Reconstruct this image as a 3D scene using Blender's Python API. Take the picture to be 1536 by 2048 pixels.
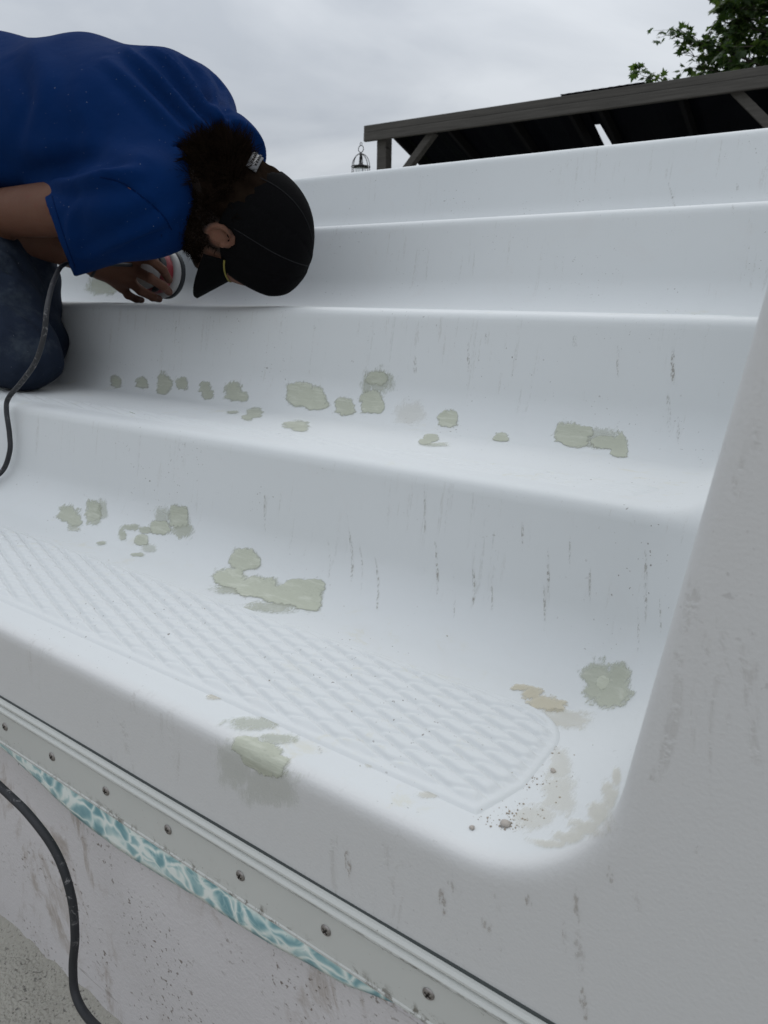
import bpy, bmesh, math, random
import numpy as np
from mathutils import Vector, Matrix, noise
from mathutils.bvhtree import BVHTree
for o in list(bpy.data.objects): bpy.data.objects.remove(o)
scene = bpy.context.scene
C = scene.collection
random.seed(7); rng = np.random.default_rng(7)
R_ = math.radians
# ------------------------------------------------------------------ camera
# world: X runs along the steps (right), Y goes up the steps, Z up, the lens at the origin
F_PX = 1430.0
CAMR = np.array([[0.82234957, 0.17182858, -0.54241692],
                 [0.5687199, -0.21926434, 0.79276783],
                 [0.01728748, -0.96041558, -0.27803427]])      # columns: right, down, forward
cd = bpy.data.cameras.new('camera'); cam = bpy.data.objects.new('camera', cd); C.objects.link(cam)
rt, dn, fw = CAMR[:, 0], CAMR[:, 1], CAMR[:, 2]
cam.matrix_world = Matrix(((rt[0], -dn[0], -fw[0], 0), (rt[1], -dn[1], -fw[1], 0), (rt[2], -dn[2], -fw[2], 0), (0, 0, 0, 1)))
cd.sensor_fit = 'VERTICAL'; cd.sensor_height = 24.0; cd.lens = 24.0 * F_PX / 2048.0
cd.clip_start = 0.02; cd.clip_end = 2000
cd.dof.use_dof = True; cd.dof.focus_distance = 0.85; cd.dof.aperture_fstop = 10.0
scene.camera = cam
# ------------------------------------------------------------------ sky: even overcast, a sky texture veiled by cloud
SUN_EL, SUN_AZ = 58, -25
w = bpy.data.worlds.new('World'); scene.world = w; w.use_nodes = True
nt = w.node_tree; nt.nodes.clear()
N = nt.nodes.new; L = nt.links.new
out = N('ShaderNodeOutputWorld'); bg = N('ShaderNodeBackground'); bg.inputs['Strength'].default_value = 0.1
sky = N('ShaderNodeTexSky'); sky.sky_type = 'NISHITA'; sky.sun_disc = False
sky.sun_elevation = R_(SUN_EL); sky.sun_rotation = R_(SUN_AZ)
geo = N('ShaderNodeTexCoord'); sep = N('ShaderNodeSeparateXYZ'); L(geo.outputs['Generated'], sep.inputs[0])
# overcast luminance: (1 + 2 sin elevation) / 3
mx = N('ShaderNodeMath'); mx.operation = 'MAXIMUM'; L(sep.outputs['Z'], mx.inputs[0]); mx.inputs[1].default_value = 0.0
ma = N('ShaderNodeMath'); ma.operation = 'MULTIPLY_ADD'; L(mx.outputs[0], ma.inputs[0]); ma.inputs[1].default_value = 2.0; ma.inputs[2].default_value = 1.0
# cloud sheet: project the direction on a plane overhead
zz = N('ShaderNodeMath'); zz.operation = 'ADD'; L(mx.outputs[0], zz.inputs[0]); zz.inputs[1].default_value = 0.22
dv = N('ShaderNodeVectorMath'); dv.operation = 'DIVIDE'; L(geo.outputs['Generated'], dv.inputs[0])
cz = N('ShaderNodeCombineXYZ')
for i in range(3): L(zz.outputs[0], cz.inputs[i])
L(cz.outputs[0], dv.inputs[1])
n1 = N('ShaderNodeTexNoise'); n1.inputs['Scale'].default_value = 1.3; n1.inputs['Detail'].default_value = 6; n1.inputs['Roughness'].default_value = 0.5; n1.inputs['Distortion'].default_value = 0.5
L(dv.outputs[0], n1.inputs['Vector'])
rp = N('ShaderNodeValToRGB'); L(n1.outputs['Fac'], rp.inputs[0])
rp.color_ramp.elements[0].position = 0.36; rp.color_ramp.elements[0].color = (3.3, 3.54, 3.87, 1)
rp.color_ramp.elements[1].position = 0.64; rp.color_ramp.elements[1].color = (4.7, 4.92, 5.18, 1)
cm = N('ShaderNodeVectorMath'); cm.operation = 'SCALE'; L(rp.outputs[0], cm.inputs[0]); L(ma.outputs[0], cm.inputs['Scale'])
mix = N('ShaderNodeMixRGB'); mix.inputs[0].default_value = 0.94; L(sky.outputs[0], mix.inputs[1]); L(cm.outputs[0], mix.inputs[2])
L(mix.outputs[0], bg.inputs['Color']); L(bg.outputs[0], out.inputs['Surface'])
sd = bpy.data.lights.new('sun', 'SUN'); sd.energy = 0.6; sd.angle = R_(38); sd.color = (1.0, 0.97, 0.93)
sun = bpy.data.objects.new('sun', sd); C.objects.link(sun)
_e, _a = R_(SUN_EL), R_(SUN_AZ)
_d = Vector((math.sin(_a) * math.cos(_e), math.cos(_a) * math.cos(_e), math.sin(_e)))
sun.rotation_euler = _d.to_track_quat('Z', 'Y').to_euler(); sun.location = _d * 30
scene.render.engine = 'CYCLES'; scene.cycles.diffuse_bounces = 4; scene.cycles.max_bounces = 8; scene.cycles.transparent_max_bounces = 8
vs = scene.view_settings; vs.view_transform = 'Standard'; vs.look = 'None'; vs.exposure = 0.0; vs.gamma = 1.0; vs.use_curve_mapping = False

# ------------------------------------------------------------------ helpers
def ray(px, py):
    v = CAMR @ np.array([(px - 768) / F_PX, (py - 1024) / F_PX, 1.0]); return v / np.linalg.norm(v)
def P(px, py, Y):
    v = ray(px, py); return v / v[1] * Y
def tag(o, label=None, cat=None, group=None, kind=None):
    if label: o['label'] = label
    if cat: o['category'] = cat
    if group: o['group'] = group
    if kind: o['kind'] = kind
    return o
def empty(name, loc=(0, 0, 0)):
    o = bpy.data.objects.new(name, None); C.objects.link(o); o.location = loc; o.empty_display_size = 0.05
    return o
def link(name, me, mat=None, parent=None, smooth=True):
    if mat is not None:
        me.materials.clear(); me.materials.append(mat)
    if smooth:
        me.polygons.foreach_set('use_smooth', [True] * len(me.polygons))
    o = bpy.data.objects.new(name, me); C.objects.link(o)
    if parent is not None:
        o.parent = parent
        o.matrix_parent_inverse = Matrix.Translation(-Vector(parent.location))
    return o
def mesh(name, V, Fc, mat=None, parent=None, smooth=True):
    me = bpy.data.meshes.new(name); me.from_pydata([tuple(map(float, v)) for v in V], [], [tuple(map(int, f)) for f in Fc]); me.update()
    return link(name, me, mat, parent, smooth)
def npmesh(name, V, Q):
    me = bpy.data.meshes.new(name)
    me.vertices.add(len(V)); me.vertices.foreach_set('co', np.ascontiguousarray(V, dtype=np.float32).ravel())
    me.loops.add(Q.size); me.loops.foreach_set('vertex_index', np.ascontiguousarray(Q, dtype=np.int32).ravel())
    me.polygons.add(len(Q)); me.polygons.foreach_set('loop_start', np.arange(0, Q.size, 4, dtype=np.int32))
    me.polygons.foreach_set('loop_total', np.full(len(Q), 4, dtype=np.int32))
    me.update(); me.validate(); return me
def setattr_f(me, name, vals):
    a = me.attributes.new(name, 'FLOAT', 'POINT'); a.data.foreach_set('value', np.asarray(vals, dtype=np.float32))
def box_bm(bm, c, s, rot=None, bev=0.0):
    r = bmesh.ops.create_cube(bm, size=1.0)
    m = Matrix.Translation(c) @ (rot.to_4x4() if rot else Matrix.Identity(4)) @ Matrix.Diagonal((*s, 1))
    bmesh.ops.transform(bm, matrix=m, verts=r['verts'])
    if bev:
        es = list({e for v in r['verts'] for e in v.link_edges})
        bmesh.ops.bevel(bm, geom=es, offset=bev, segments=2, profile=0.5, affect='EDGES')
def box(name, c, s, mat, parent=None, rot=None, bev=0.0):
    bm = bmesh.new(); box_bm(bm, c, s, rot, bev); me = bpy.data.meshes.new(name); bm.to_mesh(me); bm.free()
    return link(name, me, mat, parent, False)
def bar(name, a, b, wd, ht, mat, parent=None, bev=0.004, upv=(0, 0, 1)):
    a, b = Vector(a), Vector(b); d = (b - a); l = d.length; y = d.normalized(); up = Vector(upv)
    x = y.cross(up).normalized(); z = x.cross(y)
    m = Matrix((x, y, z)).transposed()
    return box(name, (a + b) / 2, (wd, l, ht), mat, parent, m, bev)
def spline(pts, n):
    pts = [np.array(p, float) for p in pts]; p = [2 * pts[0] - pts[1]] + pts + [2 * pts[-1] - pts[-2]]; o = []
    for i in range(1, len(p) - 2):
        for k in range(n):
            t = k / n; a, b, c, d = p[i - 1], p[i], p[i + 1], p[i + 2]
            o.append(0.5 * ((2 * b) + (-a + c) * t + (2 * a - 5 * b + 4 * c - d) * t * t + (-a + 3 * b - 3 * c + d) * t ** 3))
    o.append(pts[-1]); return o
def tube_vf(pts, rad, ns=10, cap=True):
    pts = [Vector(p) for p in pts]; V = []; Fc = []; n = len(pts)
    up = Vector((0.13, 0.31, 0.94)); 
    for i, p in enumerate(pts):
        t = (pts[min(i + 1, n - 1)] - pts[max(i - 1, 0)]).normalized()
        a = t.cross(up)
        if a.length < 1e-4: a = t.orthogonal()
        a.normalize(); b = a.cross(t); up = b
        r = rad(i / (n - 1)) if callable(rad) else rad
        for k in range(ns):
            th = 2 * math.pi * k / ns; V.append(p + (a * math.cos(th) + b * math.sin(th)) * r)
    for i in range(n - 1):
        for k in range(ns):
            Fc.append((i * ns + k, i * ns + (k + 1) % ns, (i + 1) * ns + (k + 1) % ns, (i + 1) * ns + k))
    if cap: Fc.append(tuple(range(ns))[::-1]); Fc.append(tuple((n - 1) * ns + k for k in range(ns)))
    return V, Fc
def tube(name, pts, rad, mat, parent=None, ns=10):
    V, Fc = tube_vf(pts, rad, ns); return mesh(name, V, Fc, mat, parent)
def smooth01(x, a, b):
    t = np.clip((x - a) / (b - a), 0, 1); return t * t * (3 - 2 * t)
# signed-distance modelling: shapes are blended as distance fields and meshed with surface nets
def ur(a, b, r): return np.maximum(r, np.minimum(a, b)) - np.hypot(np.maximum(r - a, 0), np.maximum(r - b, 0))
def ir(a, b, r): return np.minimum(-r, np.maximum(a, b)) + np.hypot(np.maximum(r + a, 0), np.maximum(r + b, 0))
def smin(a, b, k):
    h = np.maximum(k - np.abs(a - b), 0) / k; return np.minimum(a, b) - h * h * k * 0.25
def smax(a, b, k): return -smin(-a, -b, k)
def nets(fn, xs, ys, zs, iters=3):
    xs, ys, zs = [np.asarray(a, np.float32) for a in (xs, ys, zs)]
    G = fn(xs[:, None, None], ys[None, :, None], zs[None, None, :])
    G = np.broadcast_to(G, (len(xs), len(ys), len(zs))).astype(np.float32)
    ins = G < 0
    c = [ins[i:len(xs) - 1 + i, j:len(ys) - 1 + j, k:len(zs) - 1 + k] for i in (0, 1) for j in (0, 1) for k in (0, 1)]
    s = sum(a.astype(np.int8) for a in c); act = (s > 0) & (s < 8)
    I, J, K = np.nonzero(act); vid = np.full(act.shape, -1, np.int64); vid[I, J, K] = np.arange(len(I))
    acc = np.zeros((len(I), 3)); cnt = np.zeros(len(I)); ax = (xs, ys, zs)
    for d in range(3):
        for o1 in (0, 1):
            for o2 in (0, 1):
                o = [0, 0, 0]; e = [(d + 1) % 3, (d + 2) % 3]; o[e[0]] = o1; o[e[1]] = o2; q = o.copy(); q[d] = 1
                a = G[I + o[0], J + o[1], K + o[2]]; b = G[I + q[0], J + q[1], K + q[2]]
                m = (a < 0) != (b < 0); t = np.where(m, a / np.where(a == b, 1, a - b), 0)
                pa = [ax[0][I + o[0]], ax[1][J + o[1]], ax[2][K + o[2]]]; pb = [ax[0][I + q[0]], ax[1][J + q[1]], ax[2][K + q[2]]]
                for k in range(3): acc[:, k] += np.where(m, pa[k] + (pb[k] - pa[k]) * t, 0)
                cnt += m
    V = acc / cnt[:, None]; Q = []
    for d in range(3):
        e1, e2 = (d + 1) % 3, (d + 2) % 3
        sl = [slice(None)] * 3; sl[d] = slice(0, -1); A = ins[tuple(sl)]; sl[d] = slice(1, None); B = ins[tuple(sl)]
        ch = A != B; idx = np.array(np.nonzero(ch)); ok = (idx[e1] > 0) & (idx[e1] < len(ax[e1]) - 1) & (idx[e2] > 0) & (idx[e2] < len(ax[e2]) - 1)
        idx = idx[:, ok]; fl = A[tuple(idx)]
        def cell(o1, o2):
            j = idx.copy(); j[e1] -= o1; j[e2] -= o2; return vid[tuple(j)]
        q = np.stack([cell(1, 1), cell(0, 1), cell(0, 0), cell(1, 0)], 1); q[~fl] = q[~fl][:, ::-1]; Q.append(q)
    Q = np.concatenate(Q); Q = Q[(Q >= 0).all(1)]
    for _ in range(iters): V = project(fn, V)
    return V, Q
def grad(fn, V, h=4e-4):
    g = np.stack([(fn(V[:, 0] + h * (d == 0), V[:, 1] + h * (d == 1), V[:, 2] + h * (d == 2)) - fn(V[:, 0] - h * (d == 0), V[:, 1] - h * (d == 1), V[:, 2] - h * (d == 2))) / (2 * h) for d in range(3)], 1)
    return g
def project(fn, V, off=0.0):
    f = fn(V[:, 0], V[:, 1], V[:, 2]) - off; g = grad(fn, V); n2 = np.maximum((g * g).sum(1), 0.05)
    st = f / n2; st = np.clip(st, -0.01, 0.01); return V - g * st[:, None]

# ------------------------------------------------------------------ materials
class M:
    """one procedural material: nodes are added with short calls"""
    def __init__(s, name, rough=0.6, color=(0.5, 0.5, 0.5), spec=0.5, metal=0.0):
        s.m = bpy.data.materials.new(name); s.m.use_nodes = True; s.t = s.m.node_tree; s.b = s.t.nodes['Principled BSDF']
        s.b.inputs['Roughness'].default_value = rough; s.b.inputs['Base Color'].default_value = (*color, 1)
        s.b.inputs['Specular IOR Level'].default_value = spec; s.b.inputs['Metallic'].default_value = metal
        s.tc = s.t.nodes.new('ShaderNodeTexCoord'); s.co = s.tc.outputs['Object']
    def n(s, ty): return s.t.nodes.new(ty)
    def l(s, a, b): s.t.links.new(a, b)
    def map(s, scale=(1, 1, 1), rot=(0, 0, 0), src=None):
        q = s.n('ShaderNodeMapping'); q.inputs['Scale'].default_value = scale; q.inputs['Rotation'].default_value = rot; s.l(src or s.co, q.inputs['Vector']); return q.outputs[0]
    def noise(s, scale, detail=4, rough=0.5, dist=0, src=None, sc3=None):
        q = s.n('ShaderNodeTexNoise'); q.inputs['Scale'].default_value = scale; q.inputs['Detail'].default_value = detail
        q.inputs['Roughness'].default_value = rough; q.inputs['Distortion'].default_value = dist
        s.l(s.map(sc3) if sc3 else (src or s.co), q.inputs['Vector']); return q.outputs['Fac']
    def vor(s, scale, feat='F1', src=None):
        q = s.n('ShaderNodeTexVoronoi'); q.feature = feat; q.inputs['Scale'].default_value = scale; s.l(src or s.co, q.inputs['Vector']); return q.outputs['Distance']
    def step(s, x, a, b, y0=0.0, y1=1.0):
        q = s.n('ShaderNodeMapRange'); q.interpolation_type = 'SMOOTHSTEP'
        for i, v in ((1, a), (2, b), (3, y0), (4, y1)): q.inputs[i].default_value = v
        s.l(x, q.inputs[0]); return q.outputs[0]
    def math(s, op, a, b=None):
        q = s.n('ShaderNodeMath'); q.operation = op
        for i, v in enumerate((a, b)):
            if v is None: continue
            if isinstance(v, (int, float)): q.inputs[i].default_value = v
            else: s.l(v, q.inputs[i])
        return q.outputs[0]
    def mul(s, *a):
        r = a[0]
        for b in a[1:]: r = s.math('MULTIPLY', r, b)
        return r
    def mix(s, f, a, b):
        q = s.n('ShaderNodeMixRGB')
        for i, v in enumerate((f, a, b)):
            if isinstance(v, (int, float)): q.inputs[i].default_value = v
            elif isinstance(v, tuple): q.inputs[i].default_value = (*v, 1)
            else: s.l(v, q.inputs[i])
        return q.outputs[0]
    def ramp(s, x, *st):
        q = s.n('ShaderNodeValToRGB'); e = q.color_ramp.elements
        while len(e) < len(st): e.new(0.5)
        for i, (p, c) in enumerate(st): e[i].position = p; e[i].color = (*c, 1)
        s.l(x, q.inputs[0]); return q.outputs[0]
    def col(s, c): s.l(c, s.b.inputs['Base Color']); return s
    def bump(s, h, strength=0.3, dist=0.001, prev=None):
        q = s.n('ShaderNodeBump'); q.inputs['Strength'].default_value = strength; q.inputs['Distance'].default_value = dist
        s.l(h, q.inputs['Height'])
        if prev is not None: s.l(prev, q.inputs['Normal'])
        s.l(q.outputs[0], s.b.inputs['Normal']); return q.outputs[0]
    def normz(s):
        g = s.n('ShaderNodeNewGeometry'); q = s.n('ShaderNodeSeparateXYZ'); s.l(g.outputs['Normal'], q.inputs[0]); return q.outputs
    def xyz(s):
        q = s.n('ShaderNodeSeparateXYZ'); s.l(s.co, q.inputs[0]); return q.outputs
# ------------------------------------------------------------------ the moulded stair unit
YF = 0.36; ZT = [-0.354, -0.185, -0.0075, 0.1705, 0.345]; YT = [None, 0.694, 1.022, 1.352, 1.684]
XR, XL = -0.093, -2.50; TAN_R = 0.18
def sdf_steps(x, y, z):
    s = (z - ZT[0]) + 0 * y
    for i in range(1, 5):
        dr = ((YT[i] - (ZT[i] - z) * TAN_R) - y) * 0.984
        st = ir(dr, (z - ZT[i]) + 0 * y, 0.014) if i < 4 else dr
        s = ur(s, st, 0.062)
    wr = (XR + (z - ZT[0]) * 0.12 - x)
    wl = (x - (XL - (z - ZT[0]) * 0.055))
    s = ur(s, wr, 0.092); s = ur(s, wl, 0.078)
    s = ir(s, YF - y, 0.010)
    s = ir(s, z - ZT[4], 0.014)
    s = np.maximum(s, np.maximum(np.maximum(x - 0.62, -2.95 - x), np.maximum(y - 1.98, -0.503 - z)))
    return s
def shell_material():
    m = M('gelcoat_white', 0.42, spec=0.3)
    nz = m.normz(); pos = m.xyz()
    vert = m.step(m.math('ABSOLUTE', nz[2]), 0.75, 0.4)
    flat = m.step(nz[2], 0.8, 0.97)
    inner = m.step(pos[1], YF + 0.01, YF + 0.06)
    front = m.step(pos[1], YF + 0.02, YF + 0.001)
    # drip-like scratches down the risers
    band = m.noise(7, 3, 0.6, 0.3, sc3=(1, 0.15, 0.5))
    band2 = m.noise(1, 4, 0.6, 0.6, sc3=(130, 6, 5))
    crumbs = m.noise(330, 2, 0.7, sc3=(1, 0.6, 0.45))
    streak = m.mul(m.step(band2, 0.585, 0.65), m.step(crumbs, 0.46, 0.56), m.step(band, 0.46, 0.60), vert, inner, m.step(pos[2], 0.06, -0.03, 0.12, 1.0))
    fine = m.mul(m.step(m.noise(1, 3, 0.5, 0.4, sc3=(150, 10, 9)), 0.62, 0.67), m.step(crumbs, 0.42, 0.54), m.step(m.noise(5, 2, 0.5, sc3=(1, 0.3, 1.5)), 0.44, 0.56), vert, inner, 0.6)
    specks = m.mul(m.step(m.noise(260, 1, 0.4), 0.73, 0.77), m.step(m.noise(9, 3), 0.45, 0.65), m.step(front, 0.0, 1.0, 1.0, 0.25))
    scuff = m.mul(m.step(m.noise(1, 5, 0.65, 1.0, sc3=(38, 10, 9)), 0.57, 0.68), m.step(m.noise(6, 2), 0.44, 0.56), m.step(m.noise(120, 3, 0.7), 0.36, 0.56), front)
    yellow = m.mul(m.step(m.noise(30, 6, 0.7, 0.4), 0.54, 0.72), m.step(m.noise(4.2, 3), 0.45, 0.62), flat)
    tone = m.noise(2.5, 5, 0.55)
    base = m.mix(tone, (0.605, 0.626, 0.63), (0.66, 0.678, 0.68))
    base = m.mix(m.mul(front, 1.0), base, (0.605, 0.605, 0.60))
    base = m.mix(m.mul(m.step(m.noise(11, 6, 0.65, 0.8), 0.56, 0.8), 0.28), base, (0.60, 0.585, 0.57))
    base = m.mix(m.mul(yellow, 0.45), base, (0.58, 0.56, 0.44))
    base = m.mix(m.mul(streak, 0.16), base, (0.23, 0.21, 0.17))
    base = m.mix(m.mul(fine, 0.28), base, (0.30, 0.27, 0.22))
    base = m.mix(m.mul(specks, 0.8), base, (0.16, 0.14, 0.12))
    base = m.mix(m.mul(scuff, 0.18), base, (0.27, 0.24, 0.20))
    m.col(base)
    r = m.step(m.noise(14, 5, 0.6), 0.3, 0.75, 0.52, 0.70); m.l(r, m.b.inputs['Roughness'])
    peel = m.math('ADD', m.mul(m.noise(420, 2, 0.5), m.math('ADD', m.mul(front, 0.75), 0.35)), m.mul(m.noise(26, 3), 0.5))
    b1 = m.bump(peel, 0.22, 0.0009)
    m.bump(m.math('SUBTRACT', 1.0, m.math('MAXIMUM', streak, m.math('MAXIMUM', fine, scuff))), 0.4, 0.0008, b1)
    return m.m
MAT_SHELL = shell_material()
steps = empty('pool_steps', (-1.3, YF, -0.5))
tag(steps, 'white moulded fibreglass pool steps spotted with grey-green filler patches', 'pool steps')
xs = np.concatenate([np.arange(-2.96, -2.30, 0.02), np.arange(-2.30, -0.32, 0.05), np.arange(-0.32, 0.05, 0.006), np.arange(0.05, 0.64, 0.03)])
ys = np.concatenate([np.arange(0.350, 0.39, 0.0025), np.arange(0.39, 0.47, 0.004), np.arange(0.47, 2.0, 0.0065)])
zs = np.arange(-0.512, 0.36, 0.0062)
SV, SQ = nets(sdf_steps, xs, ys, zs)
shell_me = npmesh('shell', SV, SQ)
shell = link('shell', shell_me, MAT_SHELL, steps)
BV = BVHTree.FromPolygons([tuple(v) for v in SV], [tuple(q) for q in SQ])
def hit(px, py):
    h = BV.ray_cast(Vector((0, 0, 0)), Vector(ray(px, py)))
    return np.array(h[0]) if h[0] is not None else None
# raised non-slip panel with diamond pillows on each tread
def tread_panel_mesh(yb):
    X = np.concatenate([np.arange(-2.40, -1.4, 0.008), np.arange(-1.4, -0.158, 0.0021 if yb > .5 else .004)]); Y = np.arange(0.394, yb + 0.0041, 0.00115)
    xx, yy = np.meshgrid(X, Y, indexing='ij')
    rr = 0.055 if yb > .5 else 0.025
    def edge(a, b):       # distance inside with a rounded back corner
        return np.where((a < rr) & (b < rr), rr - np.hypot(rr - a, rr - b), np.minimum(a, b))
    dr = -0.168 - xx - 0.35 * np.maximum(0, 0.45 - yy) ** 1.0; dl = xx + 2.395; db = yb - yy; df = yy - 0.3975
    d = np.minimum(np.minimum(edge(dr, db), edge(dl, db)), df)
    u = xx / 0.0552 + yy / (0.34 * 0.0552); v = xx / 0.0552 - yy / (0.34 * 0.0552)
    gv = lambda q: 1 - np.exp(-(np.abs(np.sin(np.pi * q)) / 0.40) ** 2)
    pil = gv(u) * (0.5 + 0.5 * gv(v))
    big = 0.5 + 0.5 * np.sin(xx * 2.1 + 1.0)
    h = -0.0012 + (0.0028 if yb > .5 else 0.0017) * smooth01(d, 0.0, 0.011) + (0.0044 if yb > .5 else 0.0016) * pil * smooth01(d, 0.008, 0.020) + (0.0016 if yb > .5 else 0.0) * np.exp(-((d - 0.0065) / 0.0035) ** 2)
    V = np.stack([xx.ravel(), yy.ravel(), (ZT[0] + h).ravel()], 1)
    a, b = len(X), len(Y); i = np.arange(a - 1)[:, None] * b + np.arange(b - 1)[None, :]
    Q = np.stack([i, i + b, i + b + 1, i + 1], -1).reshape(-1, 4)
    return npmesh('tread_panel', V, Q)
tp = tread_panel_mesh(0.566); tp2 = tread_panel_mesh(0.468)
for i in range(4):
    o = link('tread_panel', tp if i == 0 else tp2, MAT_SHELL, steps)
    o.location = Vector(o.location) + Vector((0, 0, 0)) if i == 0 else Vector((0, YT[i] - YF - 0.004, ZT[i] - ZT[0]))
# ------------------------------------------------------------------ the setting: drained pool and the ground round it
ZFL = -0.84; PX0, PX1, PY0 = -5.2, 3.4, -4.4
def wall_material():
    m = M('pool_wall_plaster', 0.75, spec=0.25)
    b = m.mix(m.noise(3.2, 6, 0.6), (0.565, 0.545, 0.55), (0.68, 0.66, 0.662))
    b = m.mix(m.mul(m.step(m.noise(16, 7, 0.72, 0.8, sc3=(1, 1, 0.55)), 0.50, 0.66), m.step(m.noise(5, 3), 0.40, 0.58), 0.75), b, (0.36, 0.31, 0.27))
    b = m.mix(m.mul(m.step(m.noise(150, 3, 0.6), 0.59, 0.66), m.step(m.noise(12, 4, 0.6), 0.44, 0.62), 0.85), b, (0.17, 0.14, 0.115))
    sc = m.mul(m.step(m.noise(1, 3, 0.5, 0.5, sc3=(7, 7, 130)), 0.66, 0.69), m.step(m.noise(9, 3), 0.5, 0.58))
    b = m.mix(m.mul(sc, 0.5), b, (0.25, 0.22, 0.2))
    b = m.mix(m.mul(m.step(m.noise(60, 5, 0.7), 0.6, 0.7), 0.3), b, (0.62, 0.61, 0.62))
    m.col(b)
    m.bump(m.math('ADD', m.noise(240, 4, 0.6), m.mul(m.noise(20, 4), 2.0)), 0.55, 0.0015)
    return m.m
def concrete_material(name, a, b2, sc=1.0):
    m = M(name, 0.9, spec=0.2)
    b = m.mix(m.noise(9 * sc, 7, 0.65), a, b2)
    g = m.vor(230 * sc); b = m.mix(m.mul(m.step(g, 0.34, 0.18), 0.55), b, (0.46, 0.44, 0.40))
    b = m.mix(m.mul(m.step(m.noise(170 * sc, 3, 0.6), 0.58, 0.68), 0.7), b, (0.09, 0.085, 0.08))
    m.col(b); m.bump(m.math('ADD', m.noise(190 * sc, 5, 0.7), m.mul(g, -0.7)), 0.9, 0.004 / sc)
    return m.m
MAT_WALL = wall_material()
MAT_FLOOR = concrete_material('pool_floor_mortar', (0.33, 0.315, 0.275), (0.47, 0.45, 0.395))
MAT_DECK = concrete_material('deck_concrete', (0.26, 0.25, 0.235), (0.36, 0.35, 0.33), 0.4)
def prism(name, poly, y0, y1, mat):          # polygon in XZ swept along Y
    n = len(poly); V = [(x, y0, z) for x, z in poly] + [(x, y1, z) for x, z in poly]
    Fc = [tuple(range(n)), tuple(range(2 * n - 1, n - 1, -1))] + [(i, i + n, (i + 1) % n + n, (i + 1) % n) for i in range(n)]
    return tag(mesh(name, V, Fc, mat, None, False), kind='structure')
# wall that carries the stair unit, open above it
prism('pool_wall', [(PX0, ZFL), (PX1, ZFL), (PX1, 0.335), (0.6205, 0.335), (0.6205, -0.505), (-2.9505, -0.505), (-2.9505, 0.335), (PX0, 0.335)], YF + 0.006, YF + 0.16, MAT_WALL)
prism('pool_wall', [(PX0, ZFL), (PX1, ZFL), (PX1, 0.335), (PX0, 0.335)], PY0 - 0.2, PY0, MAT_WALL)
for xa, xb in ((PX0 - 0.2, PX0), (PX1, PX1 + 0.2)):
    prism('pool_wall', [(xa, ZFL), (xb, ZFL), (xb, 0.335), (xa, 0.335)], PY0 - 0.2, YF + 0.16, MAT_WALL)
# floor: a fine grid near the lens so that the mortar crumbles against the wall
fl_nx, fl_ny = 150, 46; V = []; Fc = []
for i in range(fl_nx + 1):
    for j in range(fl_ny + 1):
        x = -1.4 + 1.2 * i / fl_nx; y = 0.02 + (YF + 0.007 - 0.02) * j / fl_ny
        k = 0.0 if i in (0, fl_nx) or j == 0 else 1.0
        h = k * (0.006 * noise.noise((x * 14, y * 14, 0)) + 0.004 * noise.noise((x * 60, y * 60, 3)) + 0.012 * math.exp(-(YF - y) / 0.014) * (0.5 + 0.5 * noise.noise((x * 30, 7, 1))))
        V.append((x, y, ZFL + h))
for i in range(fl_nx):
    for j in range(fl_ny):
        a = i * (fl_ny + 1) + j; Fc.append((a, a + fl_ny + 1, a + fl_ny + 2, a + 1))
b = len(V); V += [(PX0, PY0, ZFL), (PX1, PY0, ZFL), (PX1, 0.02, ZFL), (-0.2, 0.02, ZFL), (-1.4, 0.02, ZFL), (PX0, 0.02, ZFL), (PX1, YF + 0.007, ZFL), (-0.2, YF + 0.007, ZFL), (-1.4, YF + 0.007, ZFL), (PX0, YF + 0.007, ZFL)]
Fc += [(b, b + 1, b + 2, b + 3, b + 4, b + 5), (b + 3, b + 2, b + 6, b + 7), (b + 5, b + 4, b + 8, b + 9)]
tag(mesh('pool_floor', V, Fc, MAT_FLOOR), kind='structure')
# deck and ground, one sheet with a hole where the pool is
ZG = 0.325; G = 400.0; hx0, hx1, hy0, hy1 = PX0 - 0.1, PX1 + 0.1, PY0 - 0.1, YF + 0.12
ux0, ux1, uy1 = -2.94, 0.61, 1.96
V = [(-G, -G, ZG), (G, -G, ZG), (G, G, ZG), (-G, G, ZG), (hx0, hy0, ZG), (hx1, hy0, ZG), (hx1, hy1, ZG), (ux1, hy1, ZG), (ux1, uy1, ZG), (ux0, uy1, ZG), (ux0, hy1, ZG), (hx0, hy1, ZG)]
Fc = [(0, 1, 5, 4), (1, 2, 6, 5), (2, 8, 7, 6), (2, 3, 9, 8), (3, 11, 10, 9), (3, 0, 4, 11)]
md = M('ground_deck', 0.9, spec=0.2)
pz = md.xyz(); rad = md.math('SQRT', md.math('ADD', md.mul(pz[0], pz[0]), md.mul(pz[1], pz[1])))
gr = md.mix(md.noise(2.0, 6, 0.7), (0.035, 0.06, 0.02), (0.08, 0.11, 0.035)); cc = md.mix(md.noise(6, 6, 0.6), (0.26, 0.25, 0.235), (0.36, 0.35, 0.33))
md.col(md.mix(md.step(rad, 11.0, 12.0), cc, gr)); md.bump(md.noise(60, 5, 0.7), 0.5, 0.004)
tag(mesh('ground', V, Fc, md.m, None, False), kind='structure')

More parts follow.
